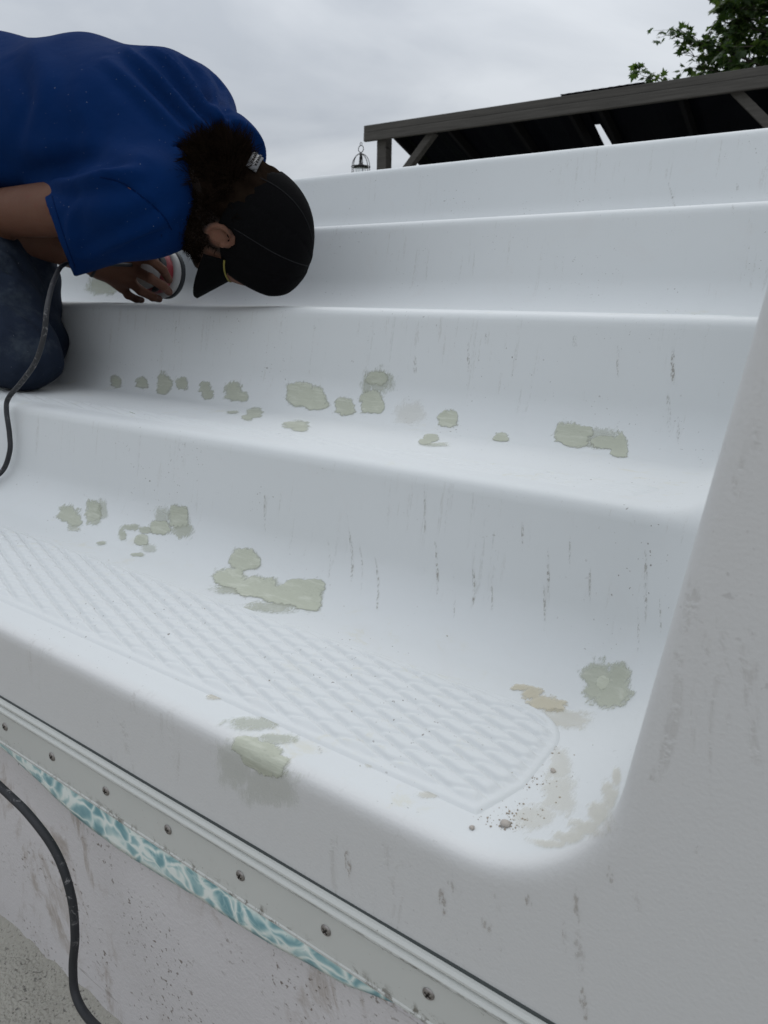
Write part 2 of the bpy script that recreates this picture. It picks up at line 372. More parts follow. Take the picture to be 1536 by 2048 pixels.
# ------------------------------------------------------------------ face plate of the liner track, screws, liner remnant
mp = M('faceplate_vinyl', 0.38, spec=0.45)
pb = mp.mix(mp.noise(5, 5, 0.6), (0.52, 0.53, 0.505), (0.59, 0.60, 0.572))
ps = mp.xyz()
low = mp.step(ps[2], -0.494, -0.504)
pb = mp.mix(mp.mul(mp.step(mp.noise(90, 5, 0.75, 0.5), 0.50, 0.62), low, mp.step(mp.noise(10, 3), 0.36, 0.6), 0.85), pb, (0.10, 0.085, 0.06))
grv = mp.mul(mp.step(ps[2], -0.462, -0.4605), mp.step(ps[2], -0.4575, -0.459))
pb = mp.mix(mp.mul(grv, mp.step(mp.noise(60, 5, 0.7, sc3=(1, 1, 3)), 0.40, 0.6), 0.8), pb, (0.09, 0.08, 0.06))
pb = mp.mix(mp.mul(mp.step(mp.noise(330, 2), 0.74, 0.78), 0.7), pb, (0.15, 0.13, 0.1))
pb = mp.mix(mp.mul(mp.step(mp.noise(24, 5, 0.7), 0.6, 0.75), 0.3), pb, (0.42, 0.40, 0.36))
mp.col(pb); mp.bump(mp.noise(120, 4), 0.08, 0.0006)
prof = [(0.0, -0.4460), (-0.0035, -0.4462), (-0.0058, -0.4482), (-0.0060, -0.4500), (-0.0030, -0.4515), (-0.0030, -0.4522), (-0.0075, -0.4530), (-0.0092, -0.4548), (-0.0094, -0.4566), (-0.0082, -0.4584), (-0.0052, -0.4592), (-0.0050, -0.4602), (-0.0068, -0.4610), (-0.0068, -0.4622), (-0.0058, -0.4632), (-0.0058, -0.4960), (-0.0060, -0.5020), (-0.0070, -0.5030), (-0.0070, -0.5052), (-0.0050, -0.5060), (0.0, -0.5060)]
V = []; Fc = []; n = len(prof); XS = np.linspace(-2.85, 0.6, 150)
for x in XS:
    wv = 0.0006 * noise.noise((x * 5, 0, 0))
    for (dy, z) in prof: V.append((x, YF + dy - 0.0008, z + wv - 0.004 * max(0, (x + 0.9))**1 * 1.0))
for i in range(len(XS) - 1):
    for k in range(n - 1): Fc.append((i * n + k, (i + 1) * n + k, (i + 1) * n + k + 1, i * n + k + 1))
Fc += [tuple(range(n)), tuple((len(XS) - 1) * n + k for k in range(n - 1, -1, -1))]
plate = empty('liner_face_plate', (-0.8, YF, -0.48))
tag(plate, 'off-white vinyl face plate screwed along the bottom of the steps', 'trim strip')
po = mesh('plate', V, Fc, mp.m, plate, True)
md2 = po.modifiers.new('edges', 'EDGE_SPLIT'); md2.split_angle = R_(32)
# black gasket line above the plate
mg = M('gasket_rubber', 0.5, (0.03, 0.038, 0.036)); mg.bump(mg.noise(200), 0.2, 0.001)
V = []; Fc = []
for x in XS:
    dz = -0.004 * max(0, (x + 0.9)); t = 0.0011 + 0.0006 * noise.noise((x * 9, 3, 0)); z0 = -0.4458
    V += [(x, YF + 0.001, z0 + dz + t), (x, YF - 0.0016, z0 + dz + t * 0.7), (x, YF - 0.002, z0 + dz - 0.001)]
for i in range(len(XS) - 1):
    for k in range(2): Fc.append((i * 3 + k, (i + 1) * 3 + k, (i + 1) * 3 + k + 1, i * 3 + k + 1))
mesh('gasket', V, Fc, mg.m, plate)
# one screw: a domed head with a driven cross
ms = M('screw_steel', 0.42, (0.30, 0.29, 0.28), metal=0.85)
ms.col(ms.mix(ms.noise(500, 3), (0.22, 0.2, 0.19), (0.42, 0.40, 0.38))); ms.bump(ms.noise(900), 0.2, 0.0003)
md_ = M('screw_recess', 0.8, (0.02, 0.018, 0.016)); md_.col(md_.mix(md_.noise(900), (0.012, 0.011, 0.01), (0.05, 0.04, 0.03)))
def screw_head_mesh():
    V = []; Fc = []; ring = 28; rs = [0.0, 0.0007, 0.0014, 0.0022, 0.003, 0.0038, 0.0045, 0.0049, 0.0050]
    V.append((0, -0.0018 + 0.0012, 0))
    for r in rs[1:]:
        for k in range(ring):
            th = 2 * math.pi * k / ring; h = 0.0024 * math.sqrt(max(0, 1 - (r / 0.00505) ** 2)) ** 0.8
            u, v = r * math.cos(th), r * math.sin(th)
            cr = min(abs(u), abs(v)); dep = 0.0014 if (cr < 0.00075 and r < 0.0030) else 0
            V.append((u, -(h - dep), v))
    for k in range(ring): Fc.append((0, 1 + k, 1 + (k + 1) % ring))
    for i in range(len(rs) - 2):
        for k in range(ring):
            a = 1 + i * ring; Fc.append((a + k, a + ring + k, a + ring + (k + 1) % ring, a + (k + 1) % ring))
    me = bpy.data.meshes.new('screw'); me.from_pydata(V, [], Fc); me.update(); return me
def cross_mesh():
    V = []; Fc = []
    for sx, sz in ((0.0029, 0.0007), (0.0007, 0.0029)):
        b = len(V); d = -0.00215
        V += [(-sx, d, -sz), (sx, d, -sz), (sx, d, sz), (-sx, d, sz), (-sx * .6, d + .0012, -sz * .6), (sx * .6, d + .0012, -sz * .6), (sx * .6, d + .0012, sz * .6), (-sx * .6, d + .0012, sz * .6)]
        Fc += [(b, b + 1, b + 2, b + 3), (b, b + 4, b + 5, b + 1), (b + 1, b + 5, b + 6, b + 2), (b + 2, b + 6, b + 7, b + 3), (b + 3, b + 7, b + 4, b)]
    me = bpy.data.meshes.new('screw_slot'); me.from_pydata(V, [], Fc); me.update(); return me
sm, cm_ = screw_head_mesh(), cross_mesh()
for k in range(-12, 14):
    x = -0.482 + k * 0.0957
    if not -2.8 < x < 0.55: continue
    s = link('screw', sm, ms.m, plate)
    s.location = (x, YF - 0.0064, -0.4775 - 0.004 * max(0, x + 0.9) + 0.0008 * random.uniform(-1, 1)); s.rotation_euler = (random.uniform(-.06, .06), random.uniform(0, 3), random.uniform(-.06, .06))
    s.scale = (1.02, 1, 1.02)
    c = link('slot', cm_, md_.m, None); c.parent = s; c.location = (0, 0, 0); c.scale = (1, 1, 1)
# strip of patterned liner left hanging below the plate
ml = M('liner_print', 0.35, spec=0.4)
q = ml.n('ShaderNodeTexNoise'); q.inputs['Scale'].default_value = 22; q.inputs['Detail'].default_value = 2; ml.l(ml.co, q.inputs['Vector'])
va = ml.n('ShaderNodeVectorMath'); va.operation = 'MULTIPLY_ADD'; ml.l(q.outputs['Color'], va.inputs[0]); va.inputs[1].default_value = (0.05, 0.05, 0.05); ml.l(ml.co, va.inputs[2])
wp = ml.map((1.0, 0.3, 1.5), src=va.outputs[0])
v1 = ml.step(ml.vor(40, 'DISTANCE_TO_EDGE', wp), 0.42, 0.0); v2 = ml.step(ml.vor(84, 'DISTANCE_TO_EDGE', wp), 0.22, 0.0)
cau = ml.math('ADD', ml.mul(v1, v1, v1, 0.85), ml.mul(v2, v2, ml.step(ml.noise(18, 2), 0.45, 0.62), 0.30))
cau = ml.math('ADD', cau, ml.step(ml.noise(30, 3), 0.40, 0.72, 0.0, 0.42))
lc = ml.ramp(cau, (0.0, (0.17, 0.35, 0.39)), (0.30, (0.31, 0.50, 0.52)), (0.7, (0.56, 0.70, 0.68)), (1.0, (0.80, 0.86, 0.82)))
lc = ml.mix(ml.mul(ml.step(ml.noise(380, 2), 0.72, 0.76), 0.6), lc, (0.06, 0.06, 0.05))
ml.col(lc); ml.bump(ml.noise(300, 3), 0.15, 0.0005)
low_pts = [(-2.9, -0.513), (-1.6, -0.52), (-1.15, -0.535), (-0.95, -0.516), (-0.81, -0.516), (-0.775, -0.519), (-0.719, -0.527), (-0.653, -0.542), (-0.574, -0.5475), (-0.45, -0.541), (-0.384, -0.5365), (-0.325, -0.532), (-0.271, -0.5255), (-0.223, -0.5125), (-0.19, -0.509)]
lx = [p[0] for p in low_pts]; lz = [p[1] for p in low_pts]
V = []; Fc = []; XL2 = np.linspace(-0.92, -0.19, 180); K = 8
for x in XL2:
    zb = np.interp(x, lx, lz) + 0.0012 * noise.noise((x * 30, 5, 0)); zt = -0.4985
    for k in range(K + 1):
        t = k / K; bulge = 0.0065 * math.sin(math.pi * min(1, t * 0.62 + 0.12)) * min(1, (zt - zb) / 0.03) * (0.8 + 0.3 * noise.noise((x * 12, t, 2)))
        V.append((x, YF + 0.0012 - bulge, zt + (zb - .003 - zt) * t))
for i in range(len(XL2) - 1):
    for k in range(K): a = i * (K + 1) + k; Fc.append((a, a + K + 1, a + K + 2, a + 1))
lo = mesh('liner_strip', V, Fc, ml.m); so = lo.modifiers.new('thick', 'SOLIDIFY'); so.thickness = 0.0009
tag(lo, 'cut strip of teal pool liner with water-ripple print hanging below the face plate', 'pool liner')
# torn corner of the old wall covering at the right
V = []; Fc = []; XT = np.linspace(-0.26, -0.12, 40)
for x in XT:
    for k in range(7):
        t = k / 6; V.append((x, YF + 0.003 - 0.006 * math.sin(math.pi * t) * (0.8 + .4 * noise.noise((x * 30, 1, 1))), -0.512 - (0.016 + 0.006 * noise.noise((x * 25, 0, 2))) * t - 0.03 * (x + 0.26) * t))
for i in range(39):
    for k in range(6): a = i * 7 + k; Fc.append((a, a + 7, a + 8, a + 1))
MFoam = M('foam_skin', 0.5); MFoam.col(MFoam.mix(MFoam.step(MFoam.noise(120, 5, .7), .45, .62), (0.60, 0.58, 0.60), (0.30, 0.26, 0.23))); MFoam.bump(MFoam.noise(80, 4), .5, .002)
fo = mesh('wall_foam_edge', V, Fc, MFoam.m); tag(fo, 'crumpled pale foam edge poking out below the right end of the face plate', 'wall foam')

# ------------------------------------------------------------------ filler patches, draped on the shell
def filler_mat(name, ca, cb, thin, dots=False):
    mf = M(name, 0.75, spec=0.2)
    at = mf.n('ShaderNodeAttribute'); at.attribute_name = 'thick'; th = at.outputs['Fac']
    a2 = mf.n('ShaderNodeAttribute'); a2.attribute_name = 'cover'; a3 = mf.n('ShaderNodeAttribute'); a3.attribute_name = 'soft'
    if dots:
        al = mf.mul(mf.step(th, -0.1, 0.45), mf.step(mf.noise(1, 3, 0.7, sc3=(520, 300, 210)), 0.47, 0.58), mf.step(mf.noise(1, 2, 0.6, sc3=(60, 30, 34)), 0.36, 0.56))
    else:
        edge = mf.math('ADD', th, mf.mul(mf.math('SUBTRACT', mf.noise(240, 5, 0.7, sc3=(2.4, 1, 0.7)), 0.5), mf.math('MULTIPLY_ADD', a3.outputs['Fac'], 1.1)))
        soft = mf.step(edge, -0.05, 0.55); hard = mf.step(edge, -0.10, 0.26)
        al = mf.math('ADD', mf.mul(soft, a3.outputs['Fac']), mf.mul(hard, mf.math('SUBTRACT', 1.0, a3.outputs['Fac'])))
    fc = mf.mix(mf.noise(24, 5, 0.6), ca, cb)
    fc = mf.mix(mf.mul(mf.step(mf.noise(420, 2), 0.68, 0.74), 0.4), fc, tuple(c * .6 for c in ca))
    fc = mf.mix(mf.mul(mf.step(mf.noise(1, 4, 0.6, 0.6, sc3=(26, 60, 190)), 0.50, 0.68), 0.7), fc, thin); mf.col(fc)
    mf.bump(mf.math('ADD', mf.noise(1, 4, 0.6, 0.6, sc3=(40, 100, 330)), mf.mul(mf.noise(70, 4), 1.5)), 0.6, 0.0018)
    tr = mf.n('ShaderNodeBsdfTransparent'); mxs = mf.n('ShaderNodeMixShader'); om = mf.t.nodes['Material Output']
    mf.l(mf.mul(al, a2.outputs['Fac']), mxs.inputs[0]); mf.l(tr.outputs[0], mxs.inputs[1]); mf.l(mf.b.outputs[0], mxs.inputs[2]); mf.l(mxs.outputs[0], om.inputs[0])
    return mf.m
MAT_FILL = filler_mat('body_filler', (0.445, 0.465, 0.38), (0.515, 0.53, 0.44), (0.59, 0.605, 0.52))
MAT_SMEAR = filler_mat('filler_smear', (0.43, 0.45, 0.355), (0.50, 0.515, 0.42), (0.58, 0.59, 0.51))
MAT_SAND = filler_mat('sandy_stain', (0.56, 0.51, 0.385), (0.63, 0.585, 0.46), (0.68, 0.64, 0.54))
MAT_SCRATCH = filler_mat('scratch_dirt', (0.20, 0.155, 0.095), (0.28, 0.225, 0.15), (0.33, 0.27, 0.19), True)
MAT_SCUFF = filler_mat('brown_scuff', (0.25, 0.20, 0.15), (0.33, 0.27, 0.21), (0.38, 0.32, 0.26), True)
PATCH = [  # ellipses (centre, half axes) read off the photograph, the cover of the smear, the height of the knob
    ([(232, 765, 12, 13)], .75, 0), ([(284, 767, 13, 12)], .8, 0), ([(330, 766, 15, 21), (326, 780, 14, 12)], .85, 0), ([(364, 768, 13, 14)], .8, 0),
    ([(410, 776, 13, 12), (416, 790, 13, 11)], .8, 0), ([(468, 786, 20, 20), (486, 794, 12, 12)], .85, 0),
    ([(600, 790, 28, 27), (628, 800, 27, 26)], .97, 1), ([(690, 815, 20, 19)], .9, 1), ([(745, 807, 25, 25)], .95, 1), ([(754, 757, 22, 14)], .9, 1),
    ([(757, 762, 33, 28), (735, 770, 12, 24)], .45, 0), ([(508, 827, 18, 11), (495, 836, 12, 7)], .8, 0), ([(465, 825, 14, 4)], .6, 0), ([(592, 850, 26, 9), (600, 858, 17, 6)], .8, 0),
    ([(897, 840, 22, 17)], .95, 1), ([(862, 876, 16, 8), (850, 884, 14, 6)], .8, 1), ([(872, 890, 30, 5)], .45, 0), ([(1002, 877, 16, 8)], .9, 1),
    ([(1138, 868, 30, 22), (1150, 880, 30, 18), (1172, 864, 16, 12)], .9, 1), ([(1210, 886, 30, 14), (1238, 900, 18, 22)], .9, 1), ([(1190, 880, 60, 22)], .4, 0),
    ([(125, 688, 18, 5)], .5, 0), ([(205, 572, 34, 24)], .6, 0), ([(265, 826, 12, 3)], .6, 0),
    ([(137, 1028, 24, 17), (150, 1042, 16, 14)], .85, 0), ([(188, 1025, 17, 27)], .85, 0), ([(205, 1020, 12, 22)], .4, 0), ([(148, 1058, 14, 7)], .5, 0),
    ([(358, 1033, 21, 24)], .9, 1), ([(319, 1056, 22, 15)], .9, 1), ([(365, 1062, 22, 18)], .55, 0), ([(325, 1030, 18, 20)], .4, 0), ([(245, 1070, 9, 15), (262, 1055, 20, 7), (290, 1060, 16, 8)], .65, 0),
    ([(284, 1081, 15, 12)], .85, 1), ([(275, 1110, 14, 5)], .6, 0), ([(298, 1097, 18, 9)], .35, 0), ([(203, 1087, 11, 5)], .6, 0),
    ([(490, 1118, 31, 26), (458, 1158, 36, 20), (510, 1178, 50, 22), (565, 1192, 48, 22), (615, 1200, 30, 30), (630, 1170, 22, 14), (594, 1170, 26, 12)], .97, 1),
    ([(470, 1180, 55, 10), (540, 1215, 60, 12)], .5, 0),
    ([(1198, 1372, 36, 48), (1222, 1392, 44, 36), (1238, 1352, 26, 28)], .8, 0), ([(1205, 1366, 14, 16)], .95, 1),
    ([(500, 1490, 36, 28), (520, 1510, 48, 44), (530, 1528, 42, 38)], .88, 1), ([(470, 1528, 46, 60), (535, 1570, 66, 46)], .22, 0), ([(505, 1448, 62, 14), (555, 1478, 44, 12)], .45, 0),
]
def drape(name, ell, cover, knob, mat, fine=False):
    prs = []
    for (cx, cy, rx, ry) in ell:
        c = hit(cx, cy); 
        if c is None: continue
        a, b_, u_, d_ = hit(cx - rx, cy), hit(cx + rx, cy), hit(cx, cy - ry), hit(cx, cy + ry)
        if any(p is None for p in (a, b_, u_, d_)): continue
        prs.append((c, (b_ - a) / 2, (d_ - u_) / 2))
    c0 = np.mean([p[0] for p in prs], 0)
    g = grad(sdf_steps, c0[None])[0]; nrm = g / np.linalg.norm(g)
    ux = np.array([1.0, 0, 0]); ux -= nrm * ux.dot(nrm); ux /= np.linalg.norm(ux); vx = np.cross(nrm, ux)
    E = []
    for c, a, b_ in prs:
        E.append((np.array([(c - c0).dot(ux), (c - c0).dot(vx)]), np.array([[a.dot(ux), b_.dot(ux)], [a.dot(vx), b_.dot(vx)]])))
    ext = [e[0] + s * np.abs(e[1]).sum(1) * 1.35 for e in E for s in (-1, 1)]
    lo_, hi_ = np.min(ext, 0), np.max(ext, 0); stp = max(0.0008 if fine else 0.0016, (hi_ - lo_).max() / 75)
    U = np.arange(lo_[0], hi_[0] + stp, stp); W = np.arange(lo_[1], hi_[1] + stp, stp); uu, ww = np.meshgrid(U, W, indexing='ij')
    m = np.full(uu.shape, -9.0)
    for c, A in E:
        if abs(np.linalg.det(A)) < 1e-9: continue
        Ai = np.linalg.inv(A); du, dw = uu - c[0], ww - c[1]
        rr = (np.abs(Ai[0, 0] * du + Ai[0, 1] * dw) ** 2.7 + np.abs(Ai[1, 0] * du + Ai[1, 1] * dw) ** 2.7) ** (1 / 2.7); m = np.maximum(m, 1 - rr)
    so_ = random.uniform(0, 50)
    fq = 1.7 / max(0.012, min(0.06, float(np.mean([np.abs(e[1]).sum() / 2 for e in E]))))
    nz = np.array([[noise.noise((u * fq + so_, v * fq, 0)) * 0.36 + noise.noise((u * fq * 2.9 + so_, v * fq * 2.2, 4)) * 0.24 + noise.noise((u * 300, v * 130 + so_, 8)) * 0.26 for v in W] for u in U])
    m2 = m * 1.3 + nz * (0.95 if not knob else 0.72)
    V = c0 + uu[..., None] * ux + ww[..., None] * vx; sh = V.shape; V = V.reshape(-1, 3)
    hgt = np.where(knob, 0.0004 + 0.0006 * smooth01(m2, 0.0, 0.16) * (0.8 + 0.7 * nz), 0.00045 + 0.00025 * smooth01(m2, 0, 0.2)).ravel()
    for _ in range(4): V = project(sdf_steps, V)
    g = grad(sdf_steps, V); g /= np.maximum(np.linalg.norm(g, axis=1, keepdims=True), 1e-6)
    z_pan = np.abs(V[:, 2] - ZT[0]) < 0.002      # the panel on the lowest tread stands proud
    V = V + g * (hgt + 0.0002)[:, None]
    a, b = sh[0], sh[1]; i = np.arange(a - 1)[:, None] * b + np.arange(b - 1)[None, :]
    keep = np.maximum.reduce([m2[:-1, :-1], m2[1:, :-1], m2[1:, 1:], m2[:-1, 1:]]) > -0.22
    Q = np.stack([i, i + b, i + b + 1, i + 1], -1)[keep]
    if len(Q) == 0: return
    used = np.unique(Q); rem = np.full(len(V), -1); rem[used] = np.arange(len(used))
    me = npmesh(name, V[used], rem[Q]); nv = len(me.vertices)
    setattr_f(me, 'thick', m2.ravel()[used]); setattr_f(me, 'cover', np.full(nv, cover)); setattr_f(me, 'soft', np.full(nv, 0.0 if knob else (1.0 if cover < .7 else 0.45)))
    return link(name, me, mat, steps)
for ell, cov, kn in PATCH: drape('filler_patch', ell, cov, kn, MAT_FILL if cov > .7 else MAT_SMEAR)
for ell, cov in (([(1065, 1388, 22, 14), (1085, 1405, 32, 15), (1110, 1412, 24, 13), (1040, 1376, 20, 7)], .75), ([(1130, 1440, 60, 22)], .28), ([(1100, 1690, 50, 9), (1140, 1678, 44, 13), (1175, 1658, 36, 18), (1203, 1630, 26, 26), (1224, 1596, 16, 30), (1236, 1560, 9, 26)], .30), ([(1120, 1590, 40, 50), (1070, 1635, 50, 28), (1120, 1530, 24, 40)], .22), ([(820, 830, 34, 26)], .16), ([(370, 1357, 18, 6)], .4), ([(430, 1395, 22, 6)], .4), ([(520, 1420, 26, 6)], .35), ([(760, 1530, 30, 9)], .3), ([(860, 1590, 30, 8)], .3)): drape('sandy_stain', ell, cov, 0, MAT_SAND)
for cx, cy, rx, ry, cv in ((530, 1025, 4, 48, .6), (705, 1110, 5, 85, .75), (725, 1140, 4, 60, .6), (757, 1172, 5, 60, .9), (850, 1020, 4, 55, .6), (875, 1140, 5, 68, .85), (910, 1190, 5, 55, .6), (948, 1155, 6, 58, .85), (1097, 1140, 6, 48, 1.0), (1090, 1215, 5, 50, .7), (1045, 1040, 5, 48, .8), (1180, 1165, 6, 40, .6), (1292, 1170, 8, 85, .7), (1278, 1262, 5, 46, .7), (1322, 1240, 4, 46, .6), (985, 1195, 4, 50, .5), (660, 1120, 4, 40, .5), (610, 1180, 4, 30, .5), (1140, 1100, 4, 40, .5), (830, 730, 8, 20, .9), (937, 712, 5, 34, .8), (910, 700, 4, 20, .6), (1236, 722, 6, 34, .9), (1346, 730, 9, 38, .9), (1338, 835, 10, 44, .9), (1357, 865, 8, 36, .7), (972, 680, 4, 14, .7), (1150, 682, 14, 12, .4), (1100, 995, 12, 8, .9), (1475, 372, 4, 18, 1.0), (1348, 408, 5, 9, .8), (1466, 418, 5, 12, .6), (630, 655, 6, 8, .7), (435, 987, 7, 4, .9), (1210, 705, 5, 5, .9), (1362, 795, 5, 5, 1.0)):
    drape('scratch_mark', [(cx, cy, rx * .5, ry)], cv * .5, 0, MAT_SCRATCH, True)
for cx, cy, rx, ry, cv in ((697, 1726, 7, 30, .75), (886, 1800, 8, 28, .7), (905, 1763, 9, 20, .6), (990, 1808, 14, 22, .4), (975, 1850, 12, 18, .4), (1058, 1803, 8, 16, .6), (1155, 1815, 7, 36, .5), (1130, 1870, 6, 34, .6), (1160, 1905, 12, 40, .45), (1168, 2005, 9, 40, .6), (1006, 1912, 6, 30, .6), (1220, 1745, 9, 18, .5), (1277, 1800, 8, 22, .45), (1398, 1700, 7, 10, .5), (1310, 1555, 10, 9, .3), (1410, 1280, 14, 30, .22), (1490, 990, 12, 16, .25), (640, 1500, 6, 8, .4)):
    drape('scuff_mark', [(cx - rx * .3, cy - ry * .3, rx * .7, ry * .8), (cx + rx * .4, cy + ry * .4, rx * .55, ry * .7)], cv * .65, 0, MAT_SCUFF, True)

# ------------------------------------------------------------------ grit left on the lowest tread
mgt = M('grit', 0.9); mgt.col(mgt.mix(mgt.noise(160, 3), (0.17, 0.14, 0.11), (0.48, 0.42, 0.34))); mgt.bump(mgt.noise(600), .5, .0005)
def pebble_vf(c, r, seed):
    bm = bmesh.new(); bmesh.ops.create_icosphere(bm, subdivisions=2 if r > .0019 else 1, radius=1.0); rs = random.Random(seed)
    sc = (r * rs.uniform(.8, 1.4), r * rs.uniform(.6, 1.1), r * rs.uniform(.45, .8)); an = rs.uniform(0, 6.28)
    V = []
    for v in bm.verts:
        k = 1 + 0.35 * noise.noise(v.co * 1.7 + Vector((seed * 3.1, 0, 0))); x, y, z_ = v.co.x * sc[0] * k, v.co.y * sc[1] * k, v.co.z * sc[2] * k
        V.append((c[0] + x * math.cos(an) - y * math.sin(an), c[1] + x * math.sin(an) + y * math.cos(an), c[2] + z_ + sc[2] * 0.6))
    bm.verts.index_update(); Fc = [tuple(v.index for v in f.verts) for f in bm.faces]; bm.free(); return V, Fc
V = []; Fc = []
spots = [((1060, 1560), 40, .010, 60), ((1100, 1500), 22, .006, 30), ((1020, 1640), 60, .008, 90), ((960, 1670), 55, .006, 40), ((1100, 1620), 90, .006, 60), ((700, 1400), 260, .005, 90), ((250, 1230), 180, .004, 60), ((1190, 1540), 70, .004, 30)]
for (c, sp, _, nn) in spots:
    for k in range(nn):
        p = hit(c[0] + random.gauss(0, sp * .5), c[1] + random.gauss(0, sp * .3))
        if p is None or p[2] > ZT[0] + 0.01 or p[1] < YF + 0.035: continue
        pan = -0.185 > p[0] and 0.405 < p[1] < 0.56
        r = 0.0003 + 0.0007 * random.random() ** 3
        a, b_ = pebble_vf((p[0], p[1], p[2] + (0.002 if pan else 0)), r, k + int(c[0])); o_ = len(V); V += a; Fc += [tuple(i + o_ for i in f) for f in b_]
gt = mesh('grit', V, Fc, mgt.m, None, False); tag(gt, 'fine brown grit scattered on the lowest tread', 'grit', kind='stuff')
mpb = M('pebble_stone', 0.8); mpb.col(mpb.mix(mpb.noise(220, 4), (0.33, 0.30, 0.265), (0.46, 0.42, 0.38))); mpb.bump(mpb.noise(500), .4, .0006)
for (px, py, r, sd_, lab) in ((1010, 1651, 0.0034, 5, 'largest tan pebble by the front right corner of the diamond tread panel'), (1106, 1543, 0.0026, 9, 'small dark pebble right of the diamond tread panel by its rounded end'), (944, 1657, 0.0022, 14, 'thin sliver of stone just in front of the tread panel corner')):
    p = hit(px, py); a, b_ = pebble_vf(p, r, sd_); tag(mesh('pebble', a, b_, mpb.m, None, True), lab, 'pebble', 'pebbles on the lowest tread')
# ------------------------------------------------------------------ cord of the sander, off the stair and back along the floor
mc = M('cord_rubber', 0.6, spec=0.3)
cb = mc.mix(mc.noise(30, 4), (0.016, 0.017, 0.019), (0.035, 0.036, 0.04)); ch = mc.mul(mc.step(mc.noise(90, 5, .75, 1.0), .54, .68), mc.step(mc.noise(14, 3), .42, .62))
cb = mc.mix(mc.mul(ch, .7), cb, (0.34, 0.33, 0.33)); mc.col(cb); mc.bump(mc.noise(300, 4, .7), .35, .001)
v3c = lambda *a: np.array(a, float)
CORD = [P(262, 530, 1.12), P(190, 528, 1.00), P(132, 528, 0.93), P(110, 556, 0.80), P(95, 610, 0.715), P(88, 670, 0.70), P(72, 722, 0.69), P(45, 762, 0.685), P(17, 796, 0.682), P(13, 822, 0.675), P(19, 868, 0.668), P(19, 905, 0.662), P(2, 945, 0.655), v3c(-1.345, .632, -.335),
        v3c(-1.37, .585, -.3415), v3c(-1.385, .50, -.3425), v3c(-1.36, .41, -.3435), v3c(-1.29, .358, -.350), v3c(-1.19, .333, -.405), v3c(-1.05, .326, -.475), v3c(-.90, .323, -.500), P(0, 1573, .322), P(60, 1632, .32), P(112, 1705, .318), P(142, 1790, .315), P(150, 1870, .31), P(146, 1930, .305), P(150, 1985, .30), P(172, 2030, .295), P(215, 2070, .285), P(300, 2110, .27), P(430, 2130, .24)]
tube('power_cord', spline(CORD, 10), lambda t: 0.0044, mc.m, None, 12)
tag(bpy.data.objects['power_cord'], 'black rubber cord with grey scuffs hanging from the sander over the steps', 'power cord')
# ------------------------------------------------------------------ the man kneeling on the second tread, bent over to sand
v3 = lambda *a: np.array(a, float)
def unit(v): return v / np.linalg.norm(v)
def cap(x, y, z, a, b, ra, rb):
    d = b - a; l2 = d.dot(d); t = np.clip(((x - a[0]) * d[0] + (y - a[1]) * d[1] + (z - a[2]) * d[2]) / l2, 0, 1)
    return np.sqrt((x - a[0] - t * d[0]) ** 2 + (y - a[1] - t * d[1]) ** 2 + (z - a[2] - t * d[2]) ** 2) - (ra + (rb - ra) * t)
def ell(x, y, z, c, A, r):           # oriented ellipsoid, rows of A are its axes
    q = [((x - c[0]) * A[i][0] + (y - c[1]) * A[i][1] + (z - c[2]) * A[i][2]) / r[i] for i in range(3)]
    k = np.sqrt(q[0] ** 2 + q[1] ** 2 + q[2] ** 2); k2 = np.sqrt((q[0] / r[0]) ** 2 + (q[1] / r[1]) ** 2 + (q[2] / r[2]) ** 2) + 1e-9
    return k * (k - 1) / k2
def sweep(x, y, z, pts, lat, dor, Ld, k=0.03):
    o = None
    for i in range(len(pts) - 1):
        a, b = pts[i], pts[i + 1]; d = b - a; l2 = d.dot(d); ax = d / math.sqrt(l2)
        t = np.clip(((x - a[0]) * d[0] + (y - a[1]) * d[1] + (z - a[2]) * d[2]) / l2, 0, 1)
        vx, vy, vz = x - a[0] - t * d[0], y - a[1] - t * d[1], z - a[2] - t * d[2]
        Lx = unit(Ld[i] - ax * Ld[i].dot(ax)); Dx = np.cross(ax, Lx)
        ra = lat[i] + (lat[i + 1] - lat[i]) * t; rb = dor[i] + (dor[i + 1] - dor[i]) * t
        q1 = (vx * Lx[0] + vy * Lx[1] + vz * Lx[2]) / ra; q2 = (vx * Dx[0] + vy * Dx[1] + vz * Dx[2]) / rb; q3 = (vx * ax[0] + vy * ax[1] + vz * ax[2]) / rb
        e = (np.sqrt(q1 * q1 + q2 * q2 + q3 * q3 + 1e-9) - 1) * np.minimum(ra, rb) * 1.1
        o = e if o is None else smin(o, e, k)
    return o
# joints
pel = v3(-1.88, 0.965, 0.455); sp1 = v3(-1.69, 1.00, 0.374); sp2 = v3(-1.50, 1.03, 0.362); sp3 = v3(-1.325, 1.045, 0.326); c7 = v3(-1.145, 1.045, 0.262)
shR = P(300, 405, 0.885); shL = v3(-1.322, 1.165, 0.378)
elR = P(-35, 430, 0.875); wrR = P(196, 527, 1.085)
elL = v3(-1.40, 1.36, 0.31); wrL = v3(-1.44, 1.47, 0.222)
hipR = v3(-1.775, 0.870, 0.225); knR = v3(-1.462, 0.812, -0.113); anR = v3(-1.83, 0.795, -0.125); toR = v3(-1.98, 0.785, -0.115)
hipL = v3(-1.83, 1.03, 0.26); knL = v3(-1.63, 0.93, -0.105); anL = v3(-1.98, 0.90, -0.12); toL = v3(-2.12, 0.89, -0.11)
Lp = unit(v3(-0.15, 0.85, 0.45)); Ls = unit(shL - shR)
HC = P(503, 465, 1.02)
view = unit(HC); ir_ = unit(np.cross(view, v3(0, 0, 1))); iu_ = np.cross(ir_, view)
Hu = 0.89 * ir_ - 0.455 * iu_; Hf = -0.455 * ir_ - 0.89 * iu_
